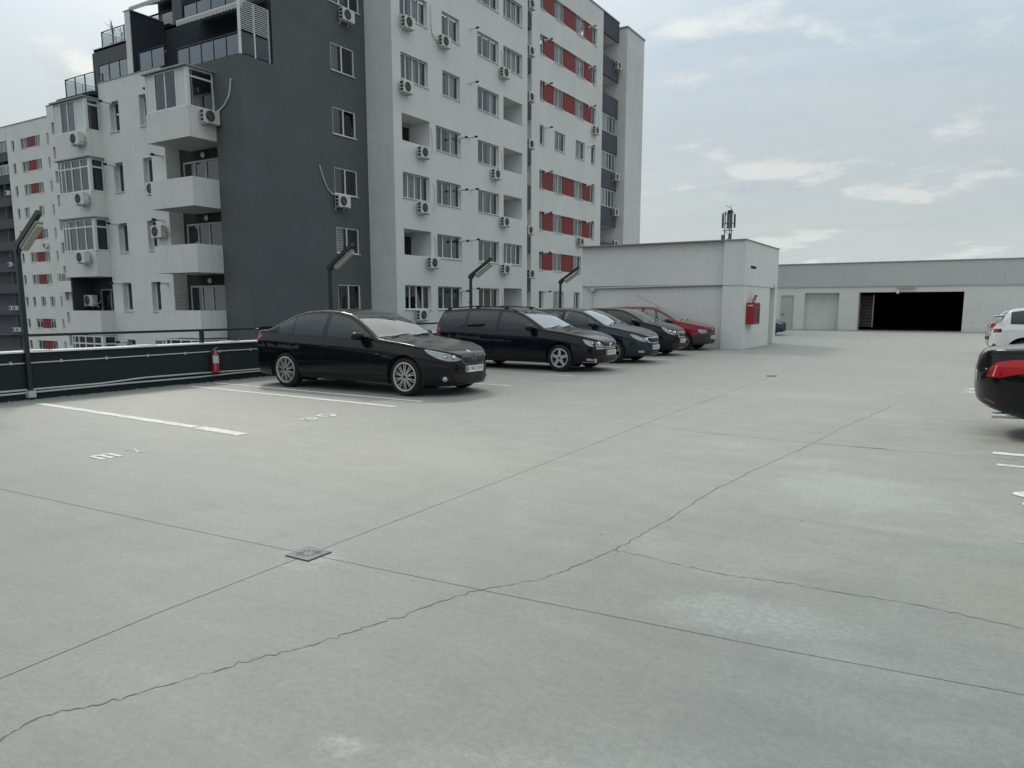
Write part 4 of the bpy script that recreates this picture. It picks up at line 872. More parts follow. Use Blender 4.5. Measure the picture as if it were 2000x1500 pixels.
hose([(-27.0, YL - .04, 10.9), (-27.08, YL - .04, 10.5), (-27.2, YL - .04, 10.2), (-27.5, YL - .04, 9.9), (-27.8, YL - .04, 9.75), (-28.0, YL - .1, 9.66)], .04)
hose([(XL + .03, 32.38, 16.7), (XL + .03, 32.38, 15.8), (XL + .03, 32.45, 15.4), (XL + .03, 32.7, 15.18), (XL + .1, 33.0, 15.1)])
for a, z0, z1 in ((32.36, 10.7, 9.3), (32.5, 7.9, 6.6), (32.52, 5.2, 3.9), (39.2, 16.4, 15.2), (39.2, 10.7, 9.2), (39.25, 5.2, 3.9), (39.2, 2.5, .6), (54.75, 16.2, 15.0)):
    x = XL if a < 42 else XR
    hose([(x + .03, a - .12, z1 + (z0 - z1)), (x + .03, a, z0 - .25), (x + .03, a, z1 + .2), (x + .08, a - .15, z1)], .024)

# ------------------------------------------------------------------ cars
def pchip(pts):
    P = sorted(pts); x = np.array([p[0] for p in P], float); y = np.array([p[1] for p in P], float)
    h = np.diff(x); d = np.diff(y) / h; m = np.zeros_like(x)
    m[0], m[-1] = d[0], d[-1]
    for i in range(1, len(x) - 1):
        if d[i - 1] * d[i] <= 0: m[i] = 0
        else:
            w1, w2 = 2 * h[i] + h[i - 1], h[i] + 2 * h[i - 1]; m[i] = (w1 + w2) / (w1 / d[i - 1] + w2 / d[i])
    def f(t):
        t = min(max(t, x[0]), x[-1]); i = min(max(int(np.searchsorted(x, t)) - 1, 0), len(x) - 2)
        s = (t - x[i]) / h[i]; a, b = y[i], y[i + 1]
        return a * (1 + 2 * s) * (1 - s) ** 2 + m[i] * h[i] * s * (1 - s) ** 2 + b * s * s * (3 - 2 * s) + m[i + 1] * h[i] * s * s * (s - 1)
    return f
def car_paint(name, col, dust=.10, flake=0.):
    m, p = newmat(name); use(m)
    pos = objvec(); nz = N('ShaderNodeSeparateXYZ'); L_(N('ShaderNodeNewGeometry').outputs['Normal'], nz.inputs[0])
    d_ = M_('MULTIPLY', RAMP(noise(pos, 3., 6, .65, (0, 0, 0)), [(.35, g(.35)), (.7, g(1))]), M_('POWER', M_('MAXIMUM', nz.outputs[2], 0.), 6.))
    c = MIX(M_('MULTIPLY', d_, dust), (*col, 1), (.36, .31, .25, 1)); L_(c, p.inputs['Base Color'])
    p.inputs['Metallic'].default_value = flake; L_(M_('MULTIPLY_ADD', d_, .22, .30), p.inputs['Roughness'])
    p.inputs['Coat Weight'].default_value = 1.; p.inputs['Coat IOR'].default_value = 1.36; L_(M_('MULTIPLY_ADD', d_, .16, .03), p.inputs['Coat Roughness']); p.inputs['Specular IOR Level'].default_value = .06
    return m
TYRE = plain('tyre_rubber', (.011, .011, .011), .85, var=.2, bump=.2)
ALLOY = plain('alloy', (.56, .55, .54), .35, .75, var=.08); ALLOY_D = plain('alloy_dull', (.33, .33, .33), .4, .7); DISC = plain('brake_dark', (.008, .008, .008), .8)
CHROME = plain('chrome', (.70, .71, .72), .12, 1.); TRIM = plain('black_trim', (.010, .010, .011), .3); SEAM = plain('door_gap', (.003, .003, .003), .9); PLASTIC = plain('bumper_plastic', (.022, .023, .025), .55)
GRILLE = plain('grille_black', (.006, .006, .006), .45); SEATM = plain('seat_cloth', (.03, .03, .032), .9); LENS_IN = plain('lamp_reflector', (.66, .68, .70), .3, .45, var=.6, vscale=11, bump=.8, bscale=14)
RED_L = plain('tail_lamp', (.46, .008, .014), .22, coat=.25, spec=.3); RED_D = plain('dark_tail_lamp', (.10, .006, .008), .15, coat=1.); PLATE = plain('number_plate', (.80, .81, .80), .4); BLUE_P = plain('plate_blue', (.01, .03, .25), .4); BLACKTX = plain('plate_black', (.01, .01, .01), .5)
SHADE = plain('sunshade_foil', (.55, .66, .66), .35, .55, var=.15, vscale=9, bump=.6, bscale=9); PAPER = plain('shade_pale', (.62, .64, .62), .6, var=.12)
DCHROME = plain('smoked_chrome', (.20, .20, .21), .2, .8)
HALO = plain('lamp_projector', (.80, .83, .85), .08, 1.); FOGM = plain('fog_lamp', (.45, .47, .48), .2, .5)

def spokes(mb, style, r, c, face):
    """style: (count, width, twin) ; wheel axis along y, outer face at y=face"""
    cnt, wd, twin = style
    for k in range(cnt):
        a = 2 * math.pi * k / cnt + math.pi / 2
        for off_ in ((-twin, twin) if twin else (0,)):
            a2 = a + off_; dx, dz = math.cos(a2), math.sin(a2); a3 = a + off_ * .45
            p0 = Vector((c[0] + math.cos(a3) * r * .16, face - .012, c[2] + math.sin(a3) * r * .16)); p1 = Vector((c[0] + dx * r * .97, face + .002, c[2] + dz * r * .97))
            d = (p1 - p0); t = Vector((-d.z, 0, d.x)).normalized() * wd / 2
            sgn = 1 if face > 0 else -1
            mid = (p0 + p1) / 2; ww = 1.15
            i = len(mb.v); th = Vector((0, -sgn * .03, 0)); up_ = Vector((0, sgn * .008, 0))
            mb.v += [tuple(v) for v in (p0 + t * ww, p0 - t * ww, p1 - t * .85, p1 + t * .85, p0 + t * ww + th, p0 - t * ww + th, p1 - t * .85 + th, p1 + t * .85 + th)]
            for f in ((0, 1, 2, 3), (0, 4, 5, 1), (1, 5, 6, 2), (2, 6, 7, 3), (3, 7, 4, 0)): mb.f.append(tuple(i + q for q in f)); mb.m.append(0)
def wheel(parent, x, y, r, rr, style, alloy, wdt=.215):
    s = 1 if y > 0 else -1; yo = y
    prof = [(rr - .01, -wdt), (rr + .012, -wdt + .0), (r - .03, -wdt + .004), (r - .006, -wdt + .03), (r, -wdt + .06), (r, -.06), (r - .006, -.03), (r - .028, -.004), (rr + .03, .006), (rr + .008, .0), (rr - .004, -.012)]
    w_ = MB().lathe(prof, (0, s, 0), (x, yo, r), 40).build('wheel', TYRE, parent, smooth=True)
    mb = MB(); mb.lathe([(rr + .010, .002), (rr + .002, .006), (rr - .012, .002), (rr - .020, -.02), (rr - .028, -.15)], (0, s, 0), (x, yo, r), 40)
    mb.lathe([(0, -.004), (rr * .17, -.006), (rr * .20, -.02), (rr * .20, -.05)], (0, s, 0), (x, yo, r), 20)
    spokes(mb, style, rr, (x, yo, r), yo - s * .012)
    mb.build('rim', alloy, w_)
    MB().lathe([(0, -.07), (rr * .72, -.07), (rr * .74, -.09), (rr - .03, -.10), (rr - .03, -.16), (0, -.16)], (0, s, 0), (x, yo, r), 28).build('brake_disc', DISC, w_)
    b = MB().lathe([(0, .0), (.028, -.001), (.03, -.006)], (0, s, 0), (x, yo, r), 14); b.build('hub_cap', BLACK_PL, w_)

def make_car(name, label, cat, spec, loc, rz=0.):
    L = spec['L']; h2 = L / 2; W0 = spec['W'] / 2
    zt, zb, zs = pchip(spec['zt']), pchip(spec['zb']), pchip(spec['zs'])
    tum = spec.get('tum', .52); bF, pF = spec.get('plan_f', (.55, 3.)); bR, pR = spec.get('plan_r', (.42, 3.6)); crown = spec.get('crown', .05)
    def hw(x):
        a = 1.
        if h2 - x < bF: a = min(a, max((h2 - x) / bF, 0) ** (1 / pF))
        if x + h2 < bR: a = min(a, max((x + h2) / bR, 0) ** (1 / pR))
        return W0 * a * (1 - .015 * (x / h2) ** 2)
    def edge(x):
        w_, t, s_ = hw(x), zt(x), zs(x); wb = w_ * .915; c = min(crown, max(.012, (t - s_) * .5)); e = max(s_ + .004, t - c); return wb - tum * max(0, e - s_ - .02), e
    def section(x):
        w_ = hw(x); b, s_, t = zb(x), zs(x), zt(x); s_ = min(s_, t - .012); k = min(1., (s_ - b) / .55)
        pts = [(0, b), (.45 * w_, b), (.80 * w_, b), (.93 * w_, b + .025 * k), (.972 * w_, b + .09 * k)]
        lo, hi = b + .15 * k, s_ - .165 * k
        for q in range(6):
            u = q / 5; pts.append((w_ * (.982 + .018 * math.sin(math.pi * (.15 + .7 * u))), lo + (hi - lo) * u))
        pts += [(w_ * .996, s_ - .150 * k), (w_ * .986, s_ - .128 * k), (w_ * .950, s_ - .060 * k), (w_ * .924, s_ - .012 * k)]
        wr, e = edge(x); wb = w_ * .915; pts.append((wb, s_ + .004 if e > s_ + .02 else s_ + .001))
        for q in range(1, 7):
            u = q / 6; pts.append((wb + (wr - wb) * u + .022 * math.sin(math.pi * u) * min(1, (e - s_) / .3), s_ + .004 + (e - s_ - .004) * u))
        f = min(1., max(.1, (t - e) / .05)) ; 
        pts += [(wr - .018 * f * w_ / W0, e + (t - e) * .38), (wr - .055 * f * w_ / W0, e + (t - e) * .60)]
        yy = wr - .055 * f * w_ / W0; z0 = e + (t - e) * .60
        for q in range(1, 6):
            u = q / 5; pts.append((yy * (1 - u), z0 + (t - z0) * (1 - (1 - u) ** 2)))
        return pts
    n = spec.get('n', 96)
    xs = [h2 * math.sin(math.pi / 2 * t) for t in np.linspace(-1, 1, n)]
    bm = bmesh.new(); rows = []
    for x in xs:
        sec = section(x); row = [bm.verts.new((x, -y, z)) for y, z in sec[:-1]] + [bm.verts.new((x, y, z)) for y, z in sec[::-1][:-1]]
        rows.append(row)                                           # right side up to the centre, then down the left side
    m = len(rows[0])
    for a, b in zip(rows[:-1], rows[1:]):
        for j in range(m):
            k = (j + 1) % m
            bm.faces.new((a[j], a[k], b[k], b[j]))
    bmesh.ops.remove_doubles(bm, verts=bm.verts, dist=2e-4); bmesh.ops.dissolve_degenerate(bm, dist=1e-5, edges=bm.edges)
    bmesh.ops.recalc_face_normals(bm, faces=bm.faces)
    lay = bm.faces.layers.int.new('rid'); bm.normal_update()
    REG = [('body', None)]
    def proj(kind, s):
        q = math.sqrt(.5)
        if kind == 'S': return (lambda c: (c.x, c.z)), (lambda nn: nn.y * s > .25), Vector((1, 0, 0)), Vector((0, 0, 1))
        if kind == 'F': return (lambda c: (c.y, c.z)), (lambda nn: nn.x > .12), Vector((0, 1, 0)), Vector((0, 0, 1))
        if kind == 'B': return (lambda c: (c.y, c.z)), (lambda nn: nn.x < -.12), Vector((0, 1, 0)), Vector((0, 0, 1))
        if kind == 'C': return (lambda c: ((s * c.y + h2 - c.x) * q, c.z)), (lambda nn: (nn.x + s * nn.y) > .15), Vector((-q, s * q, 0)), Vector((0, 0, 1))
        if kind == 'D': return (lambda c: ((s * c.y + c.x + h2) * q, c.z)), (lambda nn: (-nn.x + s * nn.y) > .15), Vector((q, s * q, 0)), Vector((0, 0, 1))
        if kind == 'T': return (lambda c: (c.x, c.y)), (lambda nn: nn.z > .12), Vector((1, 0, 0)), Vector((0, 1, 0))
    def inside(p, P):
        x, y = p; r = False; j = len(P) - 1
        for i in range(len(P)):
            if (P[i][1] > y) != (P[j][1] > y) and x < (P[j][0] - P[i][0]) * (y - P[i][1]) / (P[j][1] - P[i][1]) + P[i][0]: r = not r
            j = i
        return r
    def region(nm, mat, kind, P, s=1, only=None, par=None):
        f, ok, u, v = proj(kind, s); side = (lambda c: c.y * s > 0) if kind in 'SCD' else (lambda c: True)
        x0, x1 = min(p[0] for p in P) - .06, max(p[0] for p in P) + .06; y0, y1 = min(p[1] for p in P) - .06, max(p[1] for p in P) + .06
        cand = []
        for fc in bm.faces:
            if not ok(fc.normal): continue
            a_ = f(fc.verts[0].co)
            if a_[0] < x0 - .45 or a_[0] > x1 + .45 or a_[1] < y0 - .25 or a_[1] > y1 + .25: continue
            ax = [f(w_.co) for w_ in fc.verts]
            if max(a[0] for a in ax) < x0 or min(a[0] for a in ax) > x1 or max(a[1] for a in ax) < y0 or min(a[1] for a in ax) > y1: continue
            if not side(fc.calc_center_median()): continue
            cand.append(fc)
        for i in range(len(P)):
            a, b = P[i], P[(i + 1) % len(P)]; du, dv = b[0] - a[0], b[1] - a[1]
            if abs(du) + abs(dv) < 1e-6: continue
            nn = (u * dv - v * du)
            # a point with coordinates a: solve with u,v (u may be oblique to the origin)
            org = Vector((0, 0, 0))
            base = f(org); co = org + u * ((a[0] - base[0]) / u.dot(u)) + v * ((a[1] - base[1]) / v.dot(v))
            ge = set(cand)
            for fc in cand: ge.update(fc.edges); ge.update(fc.verts)
            r = bmesh.ops.bisect_plane(bm, geom=list(ge), dist=1e-5, plane_co=co, plane_no=nn.normalized())
            cand = [e for e in r['geom'] if isinstance(e, bmesh.types.BMFace)]
        rid = len(REG); REG.append((nm, mat, par)); cnt = 0
        for fc in cand:
            if inside(f(fc.calc_center_median()), P) and (only is None or fc[lay] in only): fc[lay] = rid; cnt += 1
        return rid
    def strip(P, wd, kind, s, closed=False):
        ids = []
        Q = list(P) + ([P[0]] if closed else [])
        for a, b in zip(Q[:-1], Q[1:]):
            l = math.hypot(b[0] - a[0], b[1] - a[1])
            if l < 1e-4: continue
            nx, ny = -(b[1] - a[1]) / l * wd / 2, (b[0] - a[0]) / l * wd / 2
            region('gap', SEAM, kind, [(a[0] + nx, a[1] + ny), (b[0] + nx, b[1] + ny), (b[0] - nx, b[1] - ny), (a[0] - nx, a[1] - ny)], s)
    root = empty(name, loc, rz, label=label, cat=cat, group=spec.get('group'))
    paint = spec['paint']
    ra, rw = spec['axles'], spec['wr']
    # doors
    fdoor, rdoor = spec['doors']
    near = spec.get('sides', (-1, 1))
    doorids = {}
    for s in spec.get('door_sides', (-1,)):
        for (xa, xb) in ((fdoor, rdoor) if rdoor else (fdoor,)):
            P = []
            nx_ = 5
            top = [(xa + (xb - xa) * k / nx_, zs(xa + (xb - xa) * k / nx_) - .004) for k in range(nx_ + 1)]
            arch = spec.get('arch', rw + .045)
            bot = []
            for k in range(nx_ * 2 + 1):
                x = xb - (xb - xa) * k / (nx_ * 2); z = zb(x) + .10
                for ax in ra:
                    d = abs(x - ax)
                    if d < arch + .05: z = max(z, rw + math.sqrt(max(0, (arch + .05) ** 2 - d * d)))
                bot.append((x, z))
            P = top + bot; cx_, cz_ = (xa + xb) / 2, .65
            region('gap', SEAM, 'S', [(x + (.010 if x > xb - 1e-4 else (-.010 if x < xa + 1e-4 else 0)), z - (.010 if i_ > nx_ else -.002)) for i_, (x, z) in enumerate(P)], s)
            rid = region('door', paint, 'S', P, s); doorids[(s, xa)] = rid
    for kind, P, wd, ss in spec.get('seams', ()):
        for s in ss: strip([(a, b * (s if kind == 'T' else 1)) for a, b in P], wd, kind, s)
    # side windows
    def wpoly(xa, xb, pad, ka=12, lean_a=0., lean_b=0.):
        X = [xa + (xb - xa) * k / ka for k in range(ka + 1)]
        bt = [(x, zs(x) + .022 - pad) for x in X]; tp = [(x, edge(x)[1] - .040 + pad) for x in X]
        P = []
        for (x, z) in bt: P.append((x, z))
        for (x, z), (_, zb_) in zip(tp[::-1], bt[::-1]): P.append((x, max(z, zb_ + .004)))
        return P
    wins = spec['windows']
    for s in near:
        region('window_trim', TRIM, 'S', wpoly(wins[0][0] - .03, wins[-1][1] + .03, .02), s)
        for xa, xb in wins: region('side_window', spec.get('side_glass', GL_TINT), 'S', wpoly(xa, xb, 0), s)
    ws = spec['windscreen']                                            # x at base, x at top
    def tpoly(x0, x1, i0, i1, bow, n_=8):
        a = [(x0 + bow * (1 - (2 * k / n_ - 1) ** 2), (edge(x0)[0] - i0) * (2 * k / n_ - 1)) for k in range(n_ + 1)]
        b = [(x1 + bow * .5 * (1 - (2 * k / n_ - 1) ** 2), (edge(x1)[0] - i1) * (2 * k / n_ - 1)) for k in range(n_ + 1)]
        return a + b[::-1]
    region('windscreen_trim', TRIM, 'T', tpoly(ws[0] + .03, ws[1] - .01, .045, .045, .05))
    region('windscreen', GL_CAR, 'T', tpoly(ws[0], ws[1] + .01, .07, .07, .05))
    rwn = spec.get('rear_window')
    if rwn: region('rear_window', GL_TINT, 'T', tpoly(rwn[0], rwn[1], .09, .07, -.04))
    for it in spec.get('regions', ()):
        nm, mat, kind, P = it[:4]; mir = it[4] if len(it) > 4 else True
        if kind in 'CDS' :
            for s in near if kind != 'S' else near: region(nm, mat, kind, P, s)
        else: region(nm, mat, kind, P)
    # wheel openings
    for s in (-1, 1):
        for ax in ra:
            A_ = rw + spec.get('arch_gap', .045)
            rid = region('hole', None, 'S', [(ax + A_ * math.cos(2 * math.pi * k / 26), rw + A_ * math.sin(2 * math.pi * k / 26)) for k in range(26)], s)
    kill = [f for f in bm.faces if REG[f[lay]][0] == 'hole']
    for f in bm.faces:
        c = f.calc_center_median()
        if f not in kill and f.normal.z < -.5 and abs(c.y) > W0 * .5 and any(abs(c.x - ax) < rw + .04 for ax in ra) and c.z < .5: kill.append(f)
    bmesh.ops.delete(bm, geom=list(set(kill)), context='FACES')
    # split into objects, sharing the normals of the whole skin
    bm.normal_update(); bm.verts.ensure_lookup_table()
    vn = [w_.normal.copy() for w_ in bm.verts]; bm.verts.index_update()
    groups = {}
    for f in bm.faces:
        r = f[lay]; key = r if REG[r][0] not in ('gap',) else -1
        groups.setdefault(key, []).append([w_.index for w_ in f.verts])
    co = [tuple(w_.co) for w_ in bm.verts]; objs = {}
    def mk(nm, mats, flist, mi=None):
        idx = {}; V = []; F = []
        for f in flist:
            F.append(tuple(idx.setdefault(i, len(idx)) for i in f))
        V = [None] * len(idx); NN = [None] * len(idx)
        for i, k in idx.items(): V[k] = co[i]; NN[k] = vn[i]
        me = bpy.data.meshes.new(nm); me.from_pydata(V, [], F)
        for x in mats: me.materials.append(x)
        if mi: me.polygons.foreach_set('material_index', mi)
        me.polygons.foreach_set('use_smooth', [True] * len(F)); me.update()
        me.normals_split_custom_set_from_vertices(NN)
        o = bpy.data.objects.new(nm, me); COL.objects.link(o); o.parent = root; return o
    body = groups.pop(0); gaps = groups.pop(-1, [])
    trims = []
    mats = [paint, SEAM, TRIM]
    fl = body + gaps; mi = [0] * len(body) + [1] * len(gaps)
    for k in [k for k in groups if REG[k][0] in ('window_trim', 'windscreen_trim')]:
        q = groups.pop(k); fl += q; mi += [2] * len(q)
    mk('body', mats, fl, mi)
    for k, q in groups.items():
        objs[k] = mk(REG[k][0], [REG[k][1]], q)
    for k, o in objs.items():
        if REG[k][0] != 'headlight': continue
        me = o.data.copy(); me.name = 'reflector'; me.materials.clear(); me.materials.append(LENS_IN); nrm = [w_.vector.copy() for w_ in o.data.corner_normals]
        acc = {}
        for lp in me.loops: acc.setdefault(lp.vertex_index, nrm[lp.index])
        for w_ in me.vertices: w_.co = w_.co - acc.get(w_.index, Vector((0, 0, 0))) * .014
        q = bpy.data.objects.new('reflector', me); COL.objects.link(q); q.parent = o
    bm.free()
    # arch liners
    for s in (-1, 1):
        for ax in ra:
            lm = MB()
            A_ = rw + spec.get('arch_gap', .045); nn = 20; yo = hw(ax) * .975; yi = W0 * .42
            for k in range(nn):
                a0, a1 = math.pi * (1.12 - 1.24 * k / nn), math.pi * (1.12 - 1.24 * (k + 1) / nn)
                p = lambda a, y: (ax + A_ * math.cos(a), s * y, rw + A_ * math.sin(a)); lm.quad(p(a0, yo), p(a1, yo), p(a1, yi), p(a0, yi))
            lm.poly([(ax + A_ * math.cos(2 * math.pi * k / nn), s * yi, max(.1, rw + A_ * math.sin(2 * math.pi * k / nn))) for k in range(nn)]); lm.build('wheel_arch', DARKIN, root)
    for s in (-1, 1):
        for ax in ra: wheel(root, ax, s * (hw(ax) * .985 - .012), rw, spec['rim'], spec['spokes'], spec.get('alloy', ALLOY))
    # mirrors and handles
    mx = spec['mirror']
    for s in near:
        bmm = bmesh.new(); bmesh.ops.create_uvsphere(bmm, u_segments=18, v_segments=12, radius=1)
        for w_ in bmm.verts:
            x, y, z = w_.co; f = lambda t: math.copysign(abs(t) ** .62, t)
            w_.co = (mx + .02 + f(x) * .085 * (.75 + .25 * (1 - y * s)), s * (hw(mx) * .90 + .155) + f(y) * .105, zs(mx) + .075 + f(z) * .068)
        me = bpy.data.meshes.new('mirror'); bmm.to_mesh(me); bmm.free(); me.materials.append(spec.get('mirror_paint', paint)); me.polygons.foreach_set('use_smooth', [True] * len(me.polygons))
        o = bpy.data.objects.new('mirror', me); COL.objects.link(o); o.parent = root
        MB().obox((mx, s * (hw(mx) * .90 + .03), zs(mx) + .03), (.035, 0, 0), (0, .06, 0), (0, 0, .02)).build('mirror_arm', TRIM, o)
        for (ss, xa), rid in doorids.items():
            if ss != s or rid not in objs: continue
            hx = xa + .10; hz_ = zs(hx) - .165
            MB().obox((hx + .02, s * (hw(hx) * .995 + .016), hz_), (.10, 0, .006), (0, .013, 0), (0, 0, .014)).build('handle', spec.get('handle', paint), objs[rid], bevel=.008)
    # cabin
    cb = MB(); c0 = spec['cabin']                                      # x of dash, x of rear shelf
    zf = .42
    cb.box(c0[1], c0[0], -W0 * .80, W0 * .80, zb(0) + .03, zb(0) + .05); cb.box(c0[0] - .35, c0[0], -W0 * .8, W0 * .8, .55, zs(c0[0]) - .03)
    cb.build('cabin_floor', SEATM, root)
    for sx, sy in ((c0[0] - 1.05, -.37), (c0[0] - 1.05, .37)):
        MB().obox((sx, sy, .58), (.24, 0, .02), (0, .22, 0), (0, 0, .08)).obox((sx - .28, sy, .86), (.07, 0, .02), (0, .21, 0), (-.09, 0, .30)).obox((sx - .39, sy, 1.22), (.045, 0, 0), (0, .12, 0), (-.015, 0, .085)).build('seat', SEATM, root, bevel=.03)
    rxs = c0[1] + .35
    MB().obox((rxs + .2, 0, .58), (.25, 0, 0), (0, W0 * .72, 0), (0, 0, .09)).obox((rxs - .08, 0, .88), (.07, 0, 0), (0, W0 * .70, 0), (-.1, 0, .28)).build('rear_seat', SEATM, root, bevel=.03)
    if spec.get('shade'):
        mb = MB(); a0, a1 = ws[0] - .05, ws[1] + .12
        f = lambda x, k: (x, k * (edge(x)[0] - .10), zt(x) - .045 - .05 * abs(k) + .008 * math.sin(9 * k))
        nn = 16
        for q in range(nn):
            k0, k1 = -1 + 2 * q / nn, -1 + 2 * (q + 1) / nn; am = (a0 + a1) / 2
            mb.quad(f(a0, k0), f(a0, k1), f(am, k1), f(am, k0)); mb.quad(f(am, k0), f(am, k1), f(a1, k1), f(a1, k0))
        mb.build('sunshade', spec['shade'], root, smooth=True)
    wp = MB()
    for yy in (-.5, .12):
        wp.tube([(ws[0] + .03, yy, zt(ws[0] + .03) + .006), (ws[0] - .05, yy + .32, zt(ws[0] - .05) + .004), (ws[0] - .08, yy + .6, zt(ws[0] - .08) + .0)], .009, 5)
    wp.build('wiper', BLACK_PL, root)
    spec['fn'] = (hw, zt, zb, zs, edge, h2)
    if 'extra' in spec: spec['extra'](root, spec)
    return root
def plate(root, x, y, z, front=1, text=None, tilt=0.):
    p = MB().box(-.006, .006, -.26, .26, -.056, .056).build('number_plate', PLATE, root, bevel=.003); p.location = (x, y, z); p.rotation_euler = (0, 0, 0)
    fx_ = .0065 if front > 0 else -.0065
    MB().box(fx_ - .0005, fx_ + .0005, *((-.258, -.215) if front > 0 else (.215, .258)), -.053, .053).build('plate_band', BLUE_P, p)
    if text:
        cu = bpy.data.curves.new('plate_text', 'FONT'); cu.body = text; cu.size = .112; cu.align_x = 'CENTER'; cu.align_y = 'CENTER'
        t = bpy.data.objects.new('t', cu); COL.objects.link(t); dg = bpy.context.evaluated_depsgraph_get(); me = bpy.data.meshes.new_from_object(t.evaluated_get(dg)); bpy.data.objects.remove(t)
        me.materials.clear(); me.materials.append(BLACKTX)
        o = bpy.data.objects.new('plate_text', me); COL.objects.link(o); o.parent = p; o.location = (.0078 * front, .02, 0); o.rotation_euler = (R(90), 0, R(90 * front)); o.scale = (.90, .95, 1)
    else:
        rr = random.Random(int(abs(x) * 1000 + z * 77)); mb = MB(); y_ = -.19 if front > 0 else -.22
        for k in range(7):
            mb.box(fx_ - .001, fx_ + .001, y_, y_ + .014, -.036, .036)
            if k % 2: mb.box(fx_ - .001, fx_ + .001, y_ + .015, y_ + .036, .024, .036)
            if k % 3 == 0: mb.box(fx_ - .001, fx_ + .001, y_ + .015, y_ + .036, -.036, -.024)
            if k % 2 == 0: mb.box(fx_ - .001, fx_ + .001, y_ + .030, y_ + .042, -.03, .03)
            y_ += .058
        mb.build('plate_text', BLACKTX, p)
    return p
def rnd(P, r=.02, n=3):
    """rounded corners for a polygon"""
    Q = []
    for i in range(len(P)):
        a, b, c = (Vector((*P[j % len(P)], 0)) for j in (i - 1, i, i + 1)); u, v = (a - b), (c - b); l = min(r, u.length * .45, v.length * .45); u.normalize(); v.normalize()
        for k in range(n + 1):
            t = k / n; q = (b + u * l) * (1 - t) ** 2 + b * 2 * t * (1 - t) + (b + v * l) * t * t; Q.append((q.x, q.y))
    return Q
def disc(root, name, c, r, mat, nx=(1, 0, 0), par=None, depth=.012):
    return MB().lathe([(0, depth), (r * .9, depth), (r, depth * .5), (r, -.01)], nx, c, 20).build(name, mat, par or root, smooth=True)

# --- black saloon
def ex_saloon(root, sp):
    hw, zt, zb, zs, edge, h2 = sp['fn']
    plate(root, h2 - .005, 0, .455, 1, 'B 943 SVA')
    bd = disc(root, 'badge', (h2 - .125, 0, zt(h2 - .125) + .004), .040, CHROME, (.5, 0, .86), depth=.004)
    for k in range(4):
        mb = MB(); c = Vector((h2 - .125, 0, zt(h2 - .125) + .0095)); n_ = Vector((.5, 0, .86)).normalized(); u = Vector((0, 1, 0)); v = n_.cross(u)
        pts = [c] + [c + (u * math.cos(R(90 * k + 90 * q / 6)) + v * math.sin(R(90 * k + 90 * q / 6))) * .028 for q in range(7)]; mb.poly(pts); mb.build('badge_quarter', BLUE_P if k % 2 else METAL_W, bd)
    for s in (-1, 1):
        for a, z, r in ((.42, .660, .038), (.55, .672, .036)):
            x = 0; 
            # projector lamps: on the corner, searching the skin along the diagonal
            t = a * math.sqrt(2); best = min(np.linspace(h2 - .75, h2 - .02, 200), key=lambda xx: abs((hw(xx) * .93 + h2 - xx) - t))
            disc(root, 'headlight_projector', (best - .005, s * (hw(best) * .93 - .015), z), r, HALO, (.75, s * .66, .05), depth=.012)
        disc(root, 'fog_lamp', (h2 - .19, s * .62, .30), .042, FOGM, (.9, s * .42, 0), depth=.03)
    mb = MB().obox((-h2 + .12, 0, zt(-h2 + .12) + .045), (.09, 0, .012), (0, .68, 0), (0, 0, .010)); mb.obox((-h2 + .10, 0, zt(-h2 + .12) + .022), (.03, 0, .0), (0, .6, 0), (0, 0, .025)); mb.build('boot_spoiler', sp['paint'], root, bevel=.006)
    for s in (-1, 1): MB().obox((1.02, s * (hw(1.02) + .004), .70), (.05, 0, 0), (0, .004, 0), (0, 0, .012)).build('side_marker', CHROME, root)
BLACKP = car_paint('black_paint', (.0030, .0033, .0050), .07)
sc = 1.0
X_ = lambda P: [(a * sc, b) for a, b in P]
